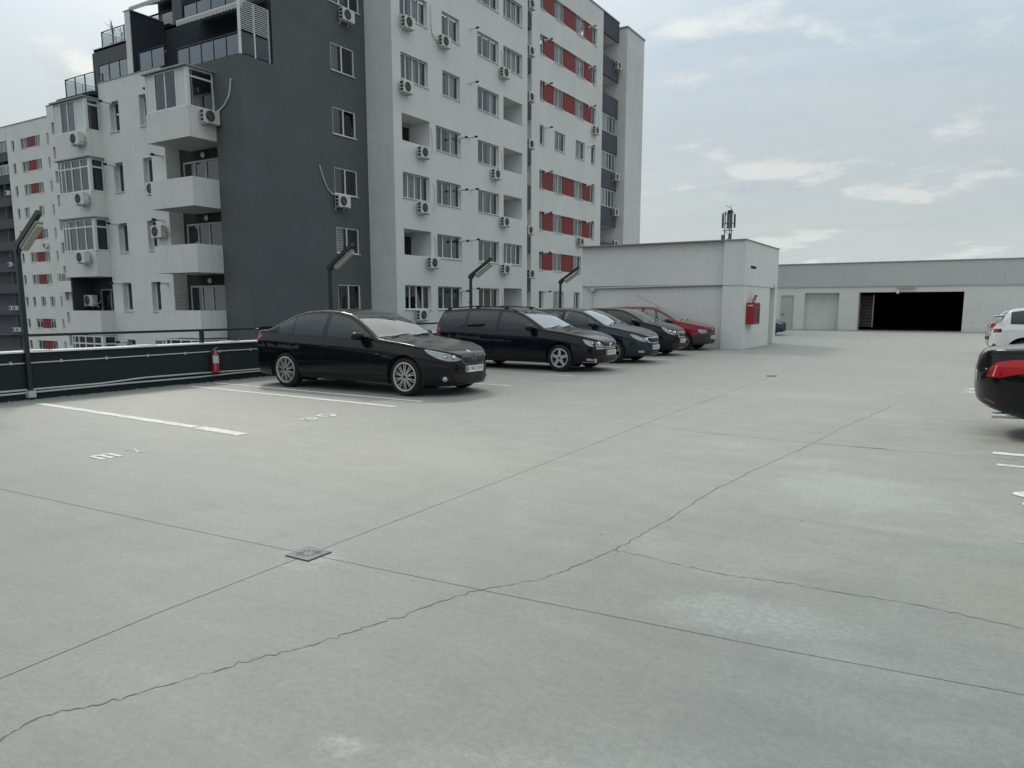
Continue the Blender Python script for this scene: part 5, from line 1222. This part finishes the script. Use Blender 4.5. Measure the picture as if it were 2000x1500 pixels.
saloon = dict(L=4.84 * sc, W=1.86, n=104, paint=BLACKP, axles=(1.59 * sc, -1.30 * sc), wr=.332, rim=.238, spokes=(10, .016, .105), tum=.50, plan_f=(.62, 3.0), plan_r=(.40, 3.6),
    zt=X_([(2.42, .60), (2.405, .645), (2.37, .70), (2.30, .745), (2.15, .795), (1.8, .865), (1.4, .925), (1.05, .965), (.96, .985), (.80, 1.075), (.55, 1.22), (.30, 1.345), (.15, 1.40), (-.1, 1.445), (-.45, 1.468), (-.85, 1.45), (-1.15, 1.385), (-1.45, 1.265), (-1.72, 1.14), (-1.85, 1.095), (-2.1, 1.075), (-2.33, 1.05), (-2.385, 1.0), (-2.42, .86)]),
    zb=X_([(2.42, .34), (2.412, .25), (2.39, .205), (2.3, .175), (1.9, .17), (1.0, .19), (-1, .19), (-1.9, .21), (-2.2, .26), (-2.36, .34), (-2.42, .46)]),
    zs=X_([(2.42, .56), (2.38, .63), (2.28, .70), (2.1, .755), (1.7, .83), (1.2, .885), (.8, .915), (.2, .945), (-.6, .975), (-1.3, 1.00), (-1.8, 1.015), (-2.25, 1.01), (-2.36, .98), (-2.42, .80)]),
    doors=((-.30 * sc, .82 * sc), (-1.20 * sc, -.30 * sc)), windows=((-1.50 * sc, -1.14 * sc), (-1.10 * sc, -.36 * sc), (-.24 * sc, .76 * sc)), windscreen=(.97 * sc, .22 * sc), rear_window=(-1.74 * sc, -1.12 * sc), mirror=.60 * sc, cabin=(.85, -1.5), side_glass=GL_TINT,
    seams=(('T', X_([(1.02, .70), (1.5, .66), (2.0, .55), (2.33, .38)]), .008, (-1, 1)), ('C', [(.33, .60), (.62, .60), (.85, .56)], .006, (-1, 1))),
    regions=(('headlight', GL_LAMP, 'C', rnd([(.24, .615), (.36, .690), (.52, .735), (.84, .800), (.92, .812), (.83, .725), (.68, .645), (.52, .600), (.34, .598)], .03)),
             ('headlight_brow', PAPER, 'C', [(.48, .718), (.60, .745), (.86, .800), (.88, .788), (.80, .765), (.60, .722)]),
             ('grille', DCHROME, 'F', rnd([(.022, .545), (.045, .683), (.30, .678), (.335, .64), (.315, .575), (.25, .535), (.06, .53)], .04)), ('grille', DCHROME, 'F', rnd([(-.022, .545), (-.045, .683), (-.30, .678), (-.335, .64), (-.315, .575), (-.25, .535), (-.06, .53)], .04)),
             ('grille_mesh', GRILLE, 'F', rnd([(.034, .553), (.055, .672), (.295, .667), (.322, .636), (.303, .58), (.243, .546), (.066, .541)], .035)), ('grille_mesh', GRILLE, 'F', rnd([(-.034, .553), (-.055, .672), (-.295, .667), (-.322, .636), (-.303, .58), (-.243, .546), (-.066, .541)], .035)),
             ('air_intake', GRILLE, 'F', rnd([(-.52, .375), (.52, .375), (.44, .245), (-.44, .245)], .03)), ('fog_lamp_recess', GRILLE, 'C', rnd([(.47, .345), (.62, .37), (.66, .31), (.60, .255), (.47, .25)], .02)),
             ('tail_lamp', RED_L, 'D', rnd([(.30, .84), (.42, .99), (.72, 1.0), (.95, .985), (.98, .94), (.80, .86), (.45, .80)], .03)),
             ('rear_bumper_reflector', RED_D, 'D', rnd([(.5, .42), (.9, .43), (.9, .45), (.5, .44)], .005))), extra=ex_saloon)
def lens_backs(root, items, mat=LENS_IN):
    pass
make_car('saloon_car', 'black saloon car with silver multi spoke wheels, nearest of the row', 'car', saloon, (-9.70, 10.66, 0))
# --- dark estate
def ex_estate(root, sp):
    hw, zt, zb, zs, edge, h2 = sp['fn']
    plate(root, h2 + .002, 0, .445, 1)
    for k, z in enumerate((.545, .585, .625, .662)):
        mb = MB(); 
        for q in range(12):
            y0, y1 = -.56 + 1.12 * q / 12, -.56 + 1.12 * (q + 1) / 12
            fx = lambda y: h2 - .55 * (abs(y) / (.905)) ** 3 * 1.02 - (.012 + .03 * k * .35) * 1.0
            mb.obox(((fx(y0) + fx(y1)) / 2 + .012, (y0 + y1) / 2, z), (.012, 0, 0), ((fx(y1) - fx(y0)) / 2, (y1 - y0) / 2, 0), (0, 0, .010))
        mb.build('grille_bar', CHROME, root)
    bd = disc(root, 'badge', (h2 - .008, 0, .612), .058, CHROME, (.95, 0, .25), depth=.02); 
    mb = MB(); c = Vector((h2 + .016, 0, .612)); 
    for pts in (((-.034, .034), (-.012, -.0), (0, .02), (.012, 0), (.034, .034)), ((-.042, .012), (-.018, -.042), (0, -.008), (.018, -.042), (.042, .012))):
        for a, b in zip(pts[:-1], pts[1:]):
            p, q = c + Vector((0, a[0], a[1])), c + Vector((0, b[0], b[1])); d = (q - p) / 2; t = Vector((0, -d.z, d.y)).normalized() * .005; mb.obox((p + q) / 2, d, t, (.003, 0, 0))
    mb.build('badge_letters', GRILLE, bd)
    for s in (-1, 1):
        mb = MB().tube([(-2.0, s * (edge(-2.0)[0] - .03), edge(-2.0)[1] + .035), (-1.85, s * (edge(-1.85)[0] - .03), edge(-1.85)[1] + .075), (-1., s * (edge(-1.)[0] - .03), edge(-1.)[1] + .085), (-.1, s * (edge(-.1)[0] - .03), edge(-.1)[1] + .075), (.2, s * (edge(.2)[0] - .03), edge(.2)[1] + .03)], .016, 8)
        for x in (-1.85, -1.0, -.15): mb.obox((x, s * (edge(x)[0] - .03), edge(x)[1] + .045), (.05, 0, 0), (0, .014, 0), (0, 0, .04))
        mb.build('roof_rail', TRIM, root)
        t = MB().obox((h2 - .12, s * .60, .275), (.014, s * -.03, 0), (.004, .0, .0), (.03 * .2, s * .03, .05)); t.build('bumper_trim', CHROME, root)
        for a, z, r in ((.42, .655, .055), (.56, .665, .045)):
            best = min(np.linspace(h2 - .75, h2 - .02, 200), key=lambda xx: abs((hw(xx) * .93 + h2 - xx) - a * math.sqrt(2))); disc(root, 'headlight_projector', (best - .01, s * (hw(best) * .93 - .02), z), r, HALO, (.75, s * .66, .05), depth=.02)
    MB().tube([(-1.6, 0, 1.47), (-1.72, 0, 1.66)], .008, 6).build('aerial', BLACK_PL, root)
BLUEP = car_paint('dark_navy_paint', (.004, .0052, .011), .07)
estate = dict(L=4.77, W=1.83, n=100, paint=BLUEP, axles=(1.465, -1.246), wr=.325, rim=.212, spokes=(5, .072, 0), alloy=ALLOY, tum=.47, plan_f=(.60, 3.0), plan_r=(.36, 4.2),
    zt=[(2.385, .58), (2.37, .66), (2.33, .715), (2.2, .78), (1.9, .87), (1.5, .95), (1.12, 1.00), (1.03, 1.02), (.85, 1.11), (.55, 1.27), (.3, 1.385), (.1, 1.44), (-.3, 1.485), (-.9, 1.495), (-1.5, 1.475), (-1.9, 1.44), (-2.03, 1.40), (-2.12, 1.28), (-2.24, 1.08), (-2.30, 1.00), (-2.36, .90), (-2.385, .72)],
    zb=[(2.385, .38), (2.37, .28), (2.3, .21), (2.1, .185), (1.0, .19), (-1, .19), (-1.9, .22), (-2.2, .27), (-2.34, .36), (-2.385, .5)],
    zs=[(2.385, .54), (2.34, .63), (2.22, .70), (2.0, .77), (1.6, .86), (1.1, .915), (.6, .945), (0, .965), (-.8, .99), (-1.6, 1.015), (-2.15, 1.02), (-2.28, .96), (-2.34, .86), (-2.385, .66)],
    doors=((-.28, .86), (-1.22, -.28)), windows=((-1.98, -1.26), (-1.19, -.33), (-.22, .80)), windscreen=(1.04, .24), mirror=.68, cabin=(.9, -1.4), shade=SHADE, handle=BLUEP,
    seams=(('T', [(1.1, .72), (1.6, .70), (2.1, .58), (2.3, .42)], .008, (-1, 1)),),
    regions=(('headlight', GL_LAMP, 'C', rnd([(.34, .575), (.36, .67), (.46, .705), (.74, .765), (.80, .765), (.74, .66), (.62, .60), (.45, .575)], .03)),
             ('grille', GRILLE, 'F', rnd([(-.60, .53), (.60, .53), (.56, .685), (-.56, .685)], .02)), ('air_intake', GRILLE, 'F', rnd([(-.50, .39), (.50, .39), (.56, .23), (-.56, .23)], .03)),
             ('fog_lamp', FOGM, 'C', rnd([(.44, .30), (.72, .325), (.70, .27), (.46, .255)], .02)), ('bumper_strip', CHROME, 'C', [(.44, .232), (.80, .245), (.80, .235), (.44, .222)]),
             ('tail_lamp', RED_L, 'D', rnd([(.34, .86), (.40, 1.0), (.70, 1.0), (.86, .98), (.86, .86), (.60, .82)], .03))), extra=ex_estate)
make_car('estate_car', 'dark navy estate car with five spoke wheels and silver sunshade', 'car', estate, (-9.62, 16.32, 0))
# --- blue grey hatchback
def ex_hatch(root, sp):
    hw, zt, zb, zs, edge, h2 = sp['fn']
    plate(root, h2 + .004, 0, .43, 1)
    disc(root, 'badge', (h2 - .04, 0, .70), .04, CHROME, (.7, 0, .7), depth=.012)
    for s in (-1, 1):
        for a, z, r in ((.40, .64, .055), (.55, .66, .05)):
            best = min(np.linspace(h2 - .75, h2 - .02, 200), key=lambda xx: abs((hw(xx) * .93 + h2 - xx) - a * math.sqrt(2))); disc(root, 'headlight_projector', (best - .01, s * (hw(best) * .93 - .02), z), r, HALO, (.75, s * .66, .05), depth=.02)
GREYBLUE = car_paint('blue_grey_paint', (.022, .030, .042), .12, .35)
hatch = dict(L=4.26, W=1.79, n=80, paint=GREYBLUE, axles=(1.245, -1.405), wr=.318, rim=.205, spokes=(5, .05, .12), alloy=ALLOY_D, tum=.47, plan_f=(.60, 2.8), plan_r=(.36, 4.),
    zt=[(2.13, .60), (2.115, .68), (2.06, .735), (1.9, .81), (1.6, .90), (1.25, .975), (1.02, 1.02), (.95, 1.045), (.75, 1.15), (.4, 1.33), (.15, 1.42), (-.2, 1.47), (-.6, 1.48), (-1.1, 1.46), (-1.6, 1.40), (-1.75, 1.34), (-1.95, 1.08), (-2.05, .98), (-2.11, .86), (-2.13, .7)],
    zb=[(2.13, .36), (2.11, .27), (2.0, .20), (1.7, .18), (-1.5, .19), (-1.95, .26), (-2.1, .36), (-2.13, .48)],
    zs=[(2.13, .55), (2.08, .65), (1.95, .73), (1.6, .84), (1.1, .93), (.6, .965), (0, .985), (-.8, 1.01), (-1.7, 1.03), (-2.0, .96), (-2.1, .80), (-2.13, .62)],
    doors=((-.35, .80), (-1.20, -.35)), windows=((-1.65, -1.28), (-1.22, -.40), (-.28, .76)), windscreen=(.96, .18), rear_window=(-1.93, -1.72), mirror=.62, cabin=(.85, -1.4), side_glass=GL_CAR, shade=PAPER,
    seams=(('T', [(1.05, .70), (1.5, .66), (1.95, .50)], .008, (-1, 1)),),
    regions=(('headlight', GL_LAMP, 'C', rnd([(.30, .575), (.33, .66), (.45, .70), (.74, .785), (.86, .80), (.78, .70), (.60, .61), (.45, .575)], .03)),
             ('grille', CHROME, 'F', rnd([(-.46, .70), (.46, .70), (.40, .57), (.28, .545), (-.28, .545), (-.40, .57)], .03)), ('grille_mesh', GRILLE, 'F', rnd([(-.425, .683), (.425, .683), (.375, .585), (.26, .562), (-.26, .562), (-.375, .585)], .025)),
             ('air_intake', GRILLE, 'F', rnd([(-.42, .36), (.42, .36), (.5, .22), (-.5, .22)], .03)), ('fog_lamp', FOGM, 'C', rnd([(.44, .345), (.62, .355), (.62, .30), (.46, .29)], .015)),
             ('tail_lamp', RED_L, 'D', rnd([(.34, .84), (.42, 1.02), (.68, 1.02), (.68, .9)], .03))), extra=ex_hatch)
make_car('hatchback_car', 'blue grey hatchback with chrome edged grille beside the dark estate', 'car', hatch, (-9.42, 19.42, 0))
# --- black hatchback
def ex_hatch2(root, sp):
    hw, zt, zb, zs, edge, h2 = sp['fn']
    plate(root, h2 + .004, 0, .47, 1)
    MB().obox((h2 - .03, 0, .70), (.012, 0, 0), (0, .28, 0), (0, 0, .02)).build('grille_bar', CHROME, root, bevel=.005); disc(root, 'badge', (h2 - .02, 0, .70), .045, CHROME, (.95, 0, .3), depth=.015)
    for s in (-1, 1):
        for a, z, r in ((.40, .73, .055), (.55, .76, .05)):
            best = min(np.linspace(h2 - .75, h2 - .02, 200), key=lambda xx: abs((hw(xx) * .93 + h2 - xx) - a * math.sqrt(2))); disc(root, 'headlight_projector', (best - .01, s * (hw(best) * .93 - .02), z), r, HALO, (.75, s * .66, .05), depth=.02)
hatch2 = dict(hatch, n=64, L=4.0, W=1.74, paint=BLACKP, axles=(1.20, -1.31), shade=None, side_glass=GL_TINT, spokes=(7, .04, 0),
    zt=[(2.0, .64), (1.985, .73), (1.93, .79), (1.75, .87), (1.4, .97), (1.1, 1.04), (1.0, 1.075), (.75, 1.21), (.4, 1.375), (.15, 1.45), (-.2, 1.485), (-.6, 1.49), (-1.1, 1.465), (-1.5, 1.41), (-1.65, 1.35), (-1.82, 1.1), (-1.92, .98), (-1.98, .86), (-2.0, .7)],
    zb=[(2.0, .38), (1.98, .28), (1.88, .21), (1.6, .18), (-1.4, .19), (-1.85, .26), (-1.97, .36), (-2.0, .48)],
    zs=[(2.0, .59), (1.95, .70), (1.8, .78), (1.5, .88), (1.1, .96), (.6, .99), (0, 1.0), (-.8, 1.02), (-1.6, 1.04), (-1.88, .96), (-1.97, .80), (-2.0, .62)],
    doors=((-.35, .86), (-1.15, -.35)), windows=((-1.5, -1.2), (-1.15, -.40), (-.28, .84)), windscreen=(1.02, .18), rear_window=(-1.8, -1.62), mirror=.72,
    seams=(('T', [(1.1, .70), (1.5, .66), (1.85, .50)], .008, (-1, 1)),),
    regions=(('headlight', GL_LAMP, 'C', rnd([(.30, .66), (.34, .74), (.46, .79), (.74, .90), (.84, .92), (.76, .80), (.60, .69), (.42, .65)], .03)),
             ('grille', CHROME, 'F', rnd([(-.36, .755), (.36, .755), (.30, .60), (.22, .58), (-.22, .58), (-.30, .60)], .03)), ('grille_mesh', GRILLE, 'F', rnd([(-.33, .738), (.33, .738), (.275, .615), (.21, .597), (-.21, .597), (-.275, .615)], .025)),
             ('air_intake', GRILLE, 'F', rnd([(-.55, .40), (.55, .40), (.5, .23), (-.5, .23)], .03)), ('tail_lamp', RED_L, 'D', rnd([(.30, .84), (.38, 1.02), (.62, 1.02), (.62, .9)], .03))), extra=ex_hatch2)
make_car('hatchback_car', 'black hatchback between the blue grey hatchback and the red car', 'car', hatch2, (-9.66, 22.75, 0))
# --- red car
def ex_red(root, sp):
    hw, zt, zb, zs, edge, h2 = sp['fn']
    plate(root, h2 + .006, 0, .46, 1)
    MB().obox((h2 - .02, 0, .68), (.012, 0, 0), (0, .05, 0), (0, 0, .06)).build('badge', CHROME, root, bevel=.01)
    MB().tube([(.12, 0, 1.52), (-.75, -.05, 1.92)], .006, 5).build('aerial', BLACK_PL, root)
REDP = car_paint('red_paint', (.235, .012, .020), .10)
redcar = dict(L=4.25, W=1.74, n=64, paint=REDP, axles=(1.33, -1.30), wr=.305, rim=.19, spokes=(6, .05, 0), alloy=ALLOY_D, tum=.42, plan_f=(.50, 3.2), plan_r=(.34, 4.2), mirror_paint=PLASTIC,
    zt=[(2.125, .62), (2.11, .74), (2.06, .80), (1.9, .86), (1.5, .95), (1.15, 1.02), (1.05, 1.05), (.8, 1.19), (.45, 1.37), (.2, 1.47), (-.1, 1.52), (-.6, 1.535), (-1.2, 1.53), (-1.8, 1.49), (-1.95, 1.42), (-2.02, 1.2), (-2.09, .95), (-2.125, .75)],
    zb=[(2.125, .38), (2.10, .28), (2.0, .22), (1.7, .2), (-1.5, .21), (-2.0, .28), (-2.1, .36), (-2.125, .48)],
    zs=[(2.125, .58), (2.09, .70), (1.95, .78), (1.6, .87), (1.1, .935), (.6, .955), (0, .965), (-.8, .975), (-1.8, .985), (-2.05, .95), (-2.1, .80), (-2.125, .65)],
    doors=((-.25, .92), (-1.15, -.25)), windows=((-1.85, -1.2), (-1.12, -.30), (-.20, .86)), windscreen=(1.08, .22), mirror=.76, cabin=(.92, -1.4), side_glass=GL_WIN, shade=None,
    seams=(('T', [(1.12, .70), (1.6, .68), (2.02, .55)], .008, (-1, 1)),),
    regions=(('bumper', PLASTIC, 'C', [(-.2, .1), (1.05, .1), (1.05, .30), (.92, .55), (-.2, .59)]), ('headlight', GL_LAMP, 'C', rnd([(.36, .60), (.37, .72), (.62, .75), (.74, .74), (.70, .64), (.60, .60)], .03)),
             ('grille', GRILLE, 'F', rnd([(-.40, .60), (.40, .60), (.42, .745), (-.42, .745)], .03)), ('tail_lamp', RED_L, 'D', rnd([(.34, .8), (.34, 1.0), (.5, 1.0), (.5, .8)], .02))), extra=ex_red)
make_car('small_red_car', 'red car with black bumper parked against the stair block', 'car', redcar, (-9.87, 26.22, 0))
# --- blue car far behind the stair block
BLUEC = car_paint('steel_blue_paint', (.035, .055, .085), .1, .4)
far_ = dict(saloon, L=4.84, paint=BLUEC, n=56, extra=None, seams=(), spokes=(10, .03, 0)); far_.pop('extra')
make_car('saloon_car', 'steel blue saloon with only its nose showing past the stair block', 'car', far_, (-11.0, 42.4, 0))
# --- black car on the right (rear towards the aisle)
def ex_right(root, sp):
    hw, zt, zb, zs, edge, h2 = sp['fn']
    plate(root, -h2 + .02, 0, .70, -1); MB().tube([(-h2 + .5, -.56, .27), (-h2 + .2, -.56, .26)], .035, 10).build('exhaust_tip', CHROME, root)
BLACKP2 = car_paint('glossy_black_paint', (.0032, .0034, .005), .05)
rightc = dict(saloon, L=4.80, W=1.85, paint=BLACKP2, plan_r=(.66, 2.5), spokes=(5, .06, .14), wr=.335, rim=.235, seams=(('D', [(.40, .46), (.55, .80)], .007, (-1, 1)), ('D', [(.60, .73), (.62, .60), (.75, .45)], .006, (-1, 1))), axles=(1.45, -1.36),
    zt=[(a / sc * .99, b) for a, b in saloon['zt'] if a > -1.5] + [(-1.52, 1.24), (-1.75, 1.12), (-1.88, 1.065), (-2.1, 1.04), (-2.24, 1.025), (-2.31, 1.0), (-2.37, .91), (-2.4, .78)],
    zb=[(2.4, .40), (2.3, .2), (1.9, .18), (-1.5, .20), (-1.9, .245), (-2.15, .31), (-2.28, .36), (-2.36, .42), (-2.4, .56)],
    zs=[(2.4, .56), (2.26, .70), (2.05, .755), (1.7, .83), (1.2, .885), (.8, .915), (.2, .945), (-.6, .975), (-1.3, .985), (-1.8, .98), (-2.1, .97), (-2.25, .95), (-2.34, .86), (-2.4, .70)],
    regions=(('tail_lamp', RED_L, 'D', rnd([(.40, .70), (.44, .80), (.56, .88), (.76, .915), (1.3, .92), (1.3, .885), (1.0, .80), (.74, .735), (.60, .70)], .03)), ('lamp_strip', RED_D, 'D', rnd([(.42, .705), (.455, .80), (.48, .815), (.445, .705)], .01)), ('lamp_strip', PAPER, 'D', [(.50, .71), (.54, .83), (.552, .838), (.514, .71)]), ('lamp_strip', RED_D, 'D', [(.59, .712), (.67, .87), (.69, .88), (.61, .712)]),
             ('rear_reflector', RED_D, 'D', rnd([(.40, .425), (.56, .385), (.56, .41), (.40, .45)], .008)), ('lower_valance', PLASTIC, 'D', [(-.1, .2), (.62, .2), (.62, .33), (-.1, .40)])), extra=ex_right)
make_car('saloon_car', 'glossy black car at the right edge showing its red tail lamp', 'car', rightc, (.08 + 2.4, 10.78, 0))
# --- white crossover further back on the right
def ex_white(root, sp):
    hw, zt, zb, zs, edge, h2 = sp['fn']
    plate(root, -h2 - .004, 0, .80, -1); MB().obox((-h2 + .20, 0, zt(-h2 + .28) + .03), (.16, 0, .012), (0, .56, 0), (0, 0, .012)).build('roof_spoiler', sp['paint'], root, bevel=.008)
    MB().obox((-h2 + .2, 0, zt(-h2 + .28) + .008), (.12, 0, .008), (0, .54, 0), (0, 0, .012)).build('spoiler_underside', TRIM, root)
    MB().tube([(-h2 + .36, -.1, 1.06), (-h2 + .2, -.3, 1.04)], .012, 5).build('rear_wiper', BLACK_PL, root)
WHITEP = car_paint('white_paint', (.70, .71, .71), .04)
white = dict(hatch, n=64, L=4.16, W=1.76, paint=WHITEP, axles=(1.28, -1.32), wr=.33, arch_gap=.075, shade=None, side_glass=GL_TINT, plan_r=(.42, 3.),
    zt=[(a * .976, b + .02) for a, b in hatch['zt'][:-8]] + [(-.6, 1.51), (-1.2, 1.49), (-1.62, 1.45), (-1.72, 1.38), (-1.86, 1.14), (-1.92, 1.06), (-2.03, .92), (-2.08, .72)],
    zb=[(2.08, .40), (2.0, .24), (1.7, .22), (-1.5, .23), (-1.9, .30), (-2.04, .38), (-2.08, .5)],
    zs=[(2.08, .55), (2.0, .67), (1.9, .75), (1.55, .86), (1.1, .95), (.6, .985), (0, 1.0), (-.8, 1.03), (-1.6, 1.06), (-1.88, 1.02), (-2.0, .86), (-2.08, .64)], rear_window=(-1.86, -1.70),
    seams=(), regions=(('tail_lamp', RED_D, 'D', rnd([(.36, .83), (.36, .93), (.68, .945), (.70, .85)], .025)), ('bumper_lower', PLASTIC, 'D', [(-.1, .2), (1.0, .2), (1.0, .36), (.62, .40), (.55, .52), (.45, .56), (.36, .48), (-.1, .46)]), ('side_cladding', PLASTIC, 'S', [(-1.0, .1), (1.0, .1), (1.0, .36), (-1.0, .36)])), extra=ex_white)
white['windows'] = ((-1.62, -1.26), (-1.2, -.40), (-.28, .76))
make_car('crossover_car', 'white hatchback with black cladding behind the black car at right', 'car', white, (.44 + 2.08, 24.1, 0))
SILV = car_paint('silver_paint', (.42, .44, .44), .05, .3)
silver = dict(hatch, n=48, paint=SILV, seams=(), side_glass=GL_TINT, shade=None, regions=(('tail_lamp', RED_L, 'D', rnd([(.5, .84), (.54, 1.0), (.7, 1.0), (.7, .9)], .03)), ('bumper_lower', PLASTIC, 'D', [(-.1, .5), (.9, .5), (.9, .6), (-.1, .6)])))
def ex_silver(root, sp):
    plate(root, -sp['fn'][5] - .004, 0, .85, -1)
silver['extra'] = ex_silver
make_car('hatchback_car', 'silver hatchback just peeking out behind the white car at right', 'car', silver, (.40 + 2.13, 28.4, 0))
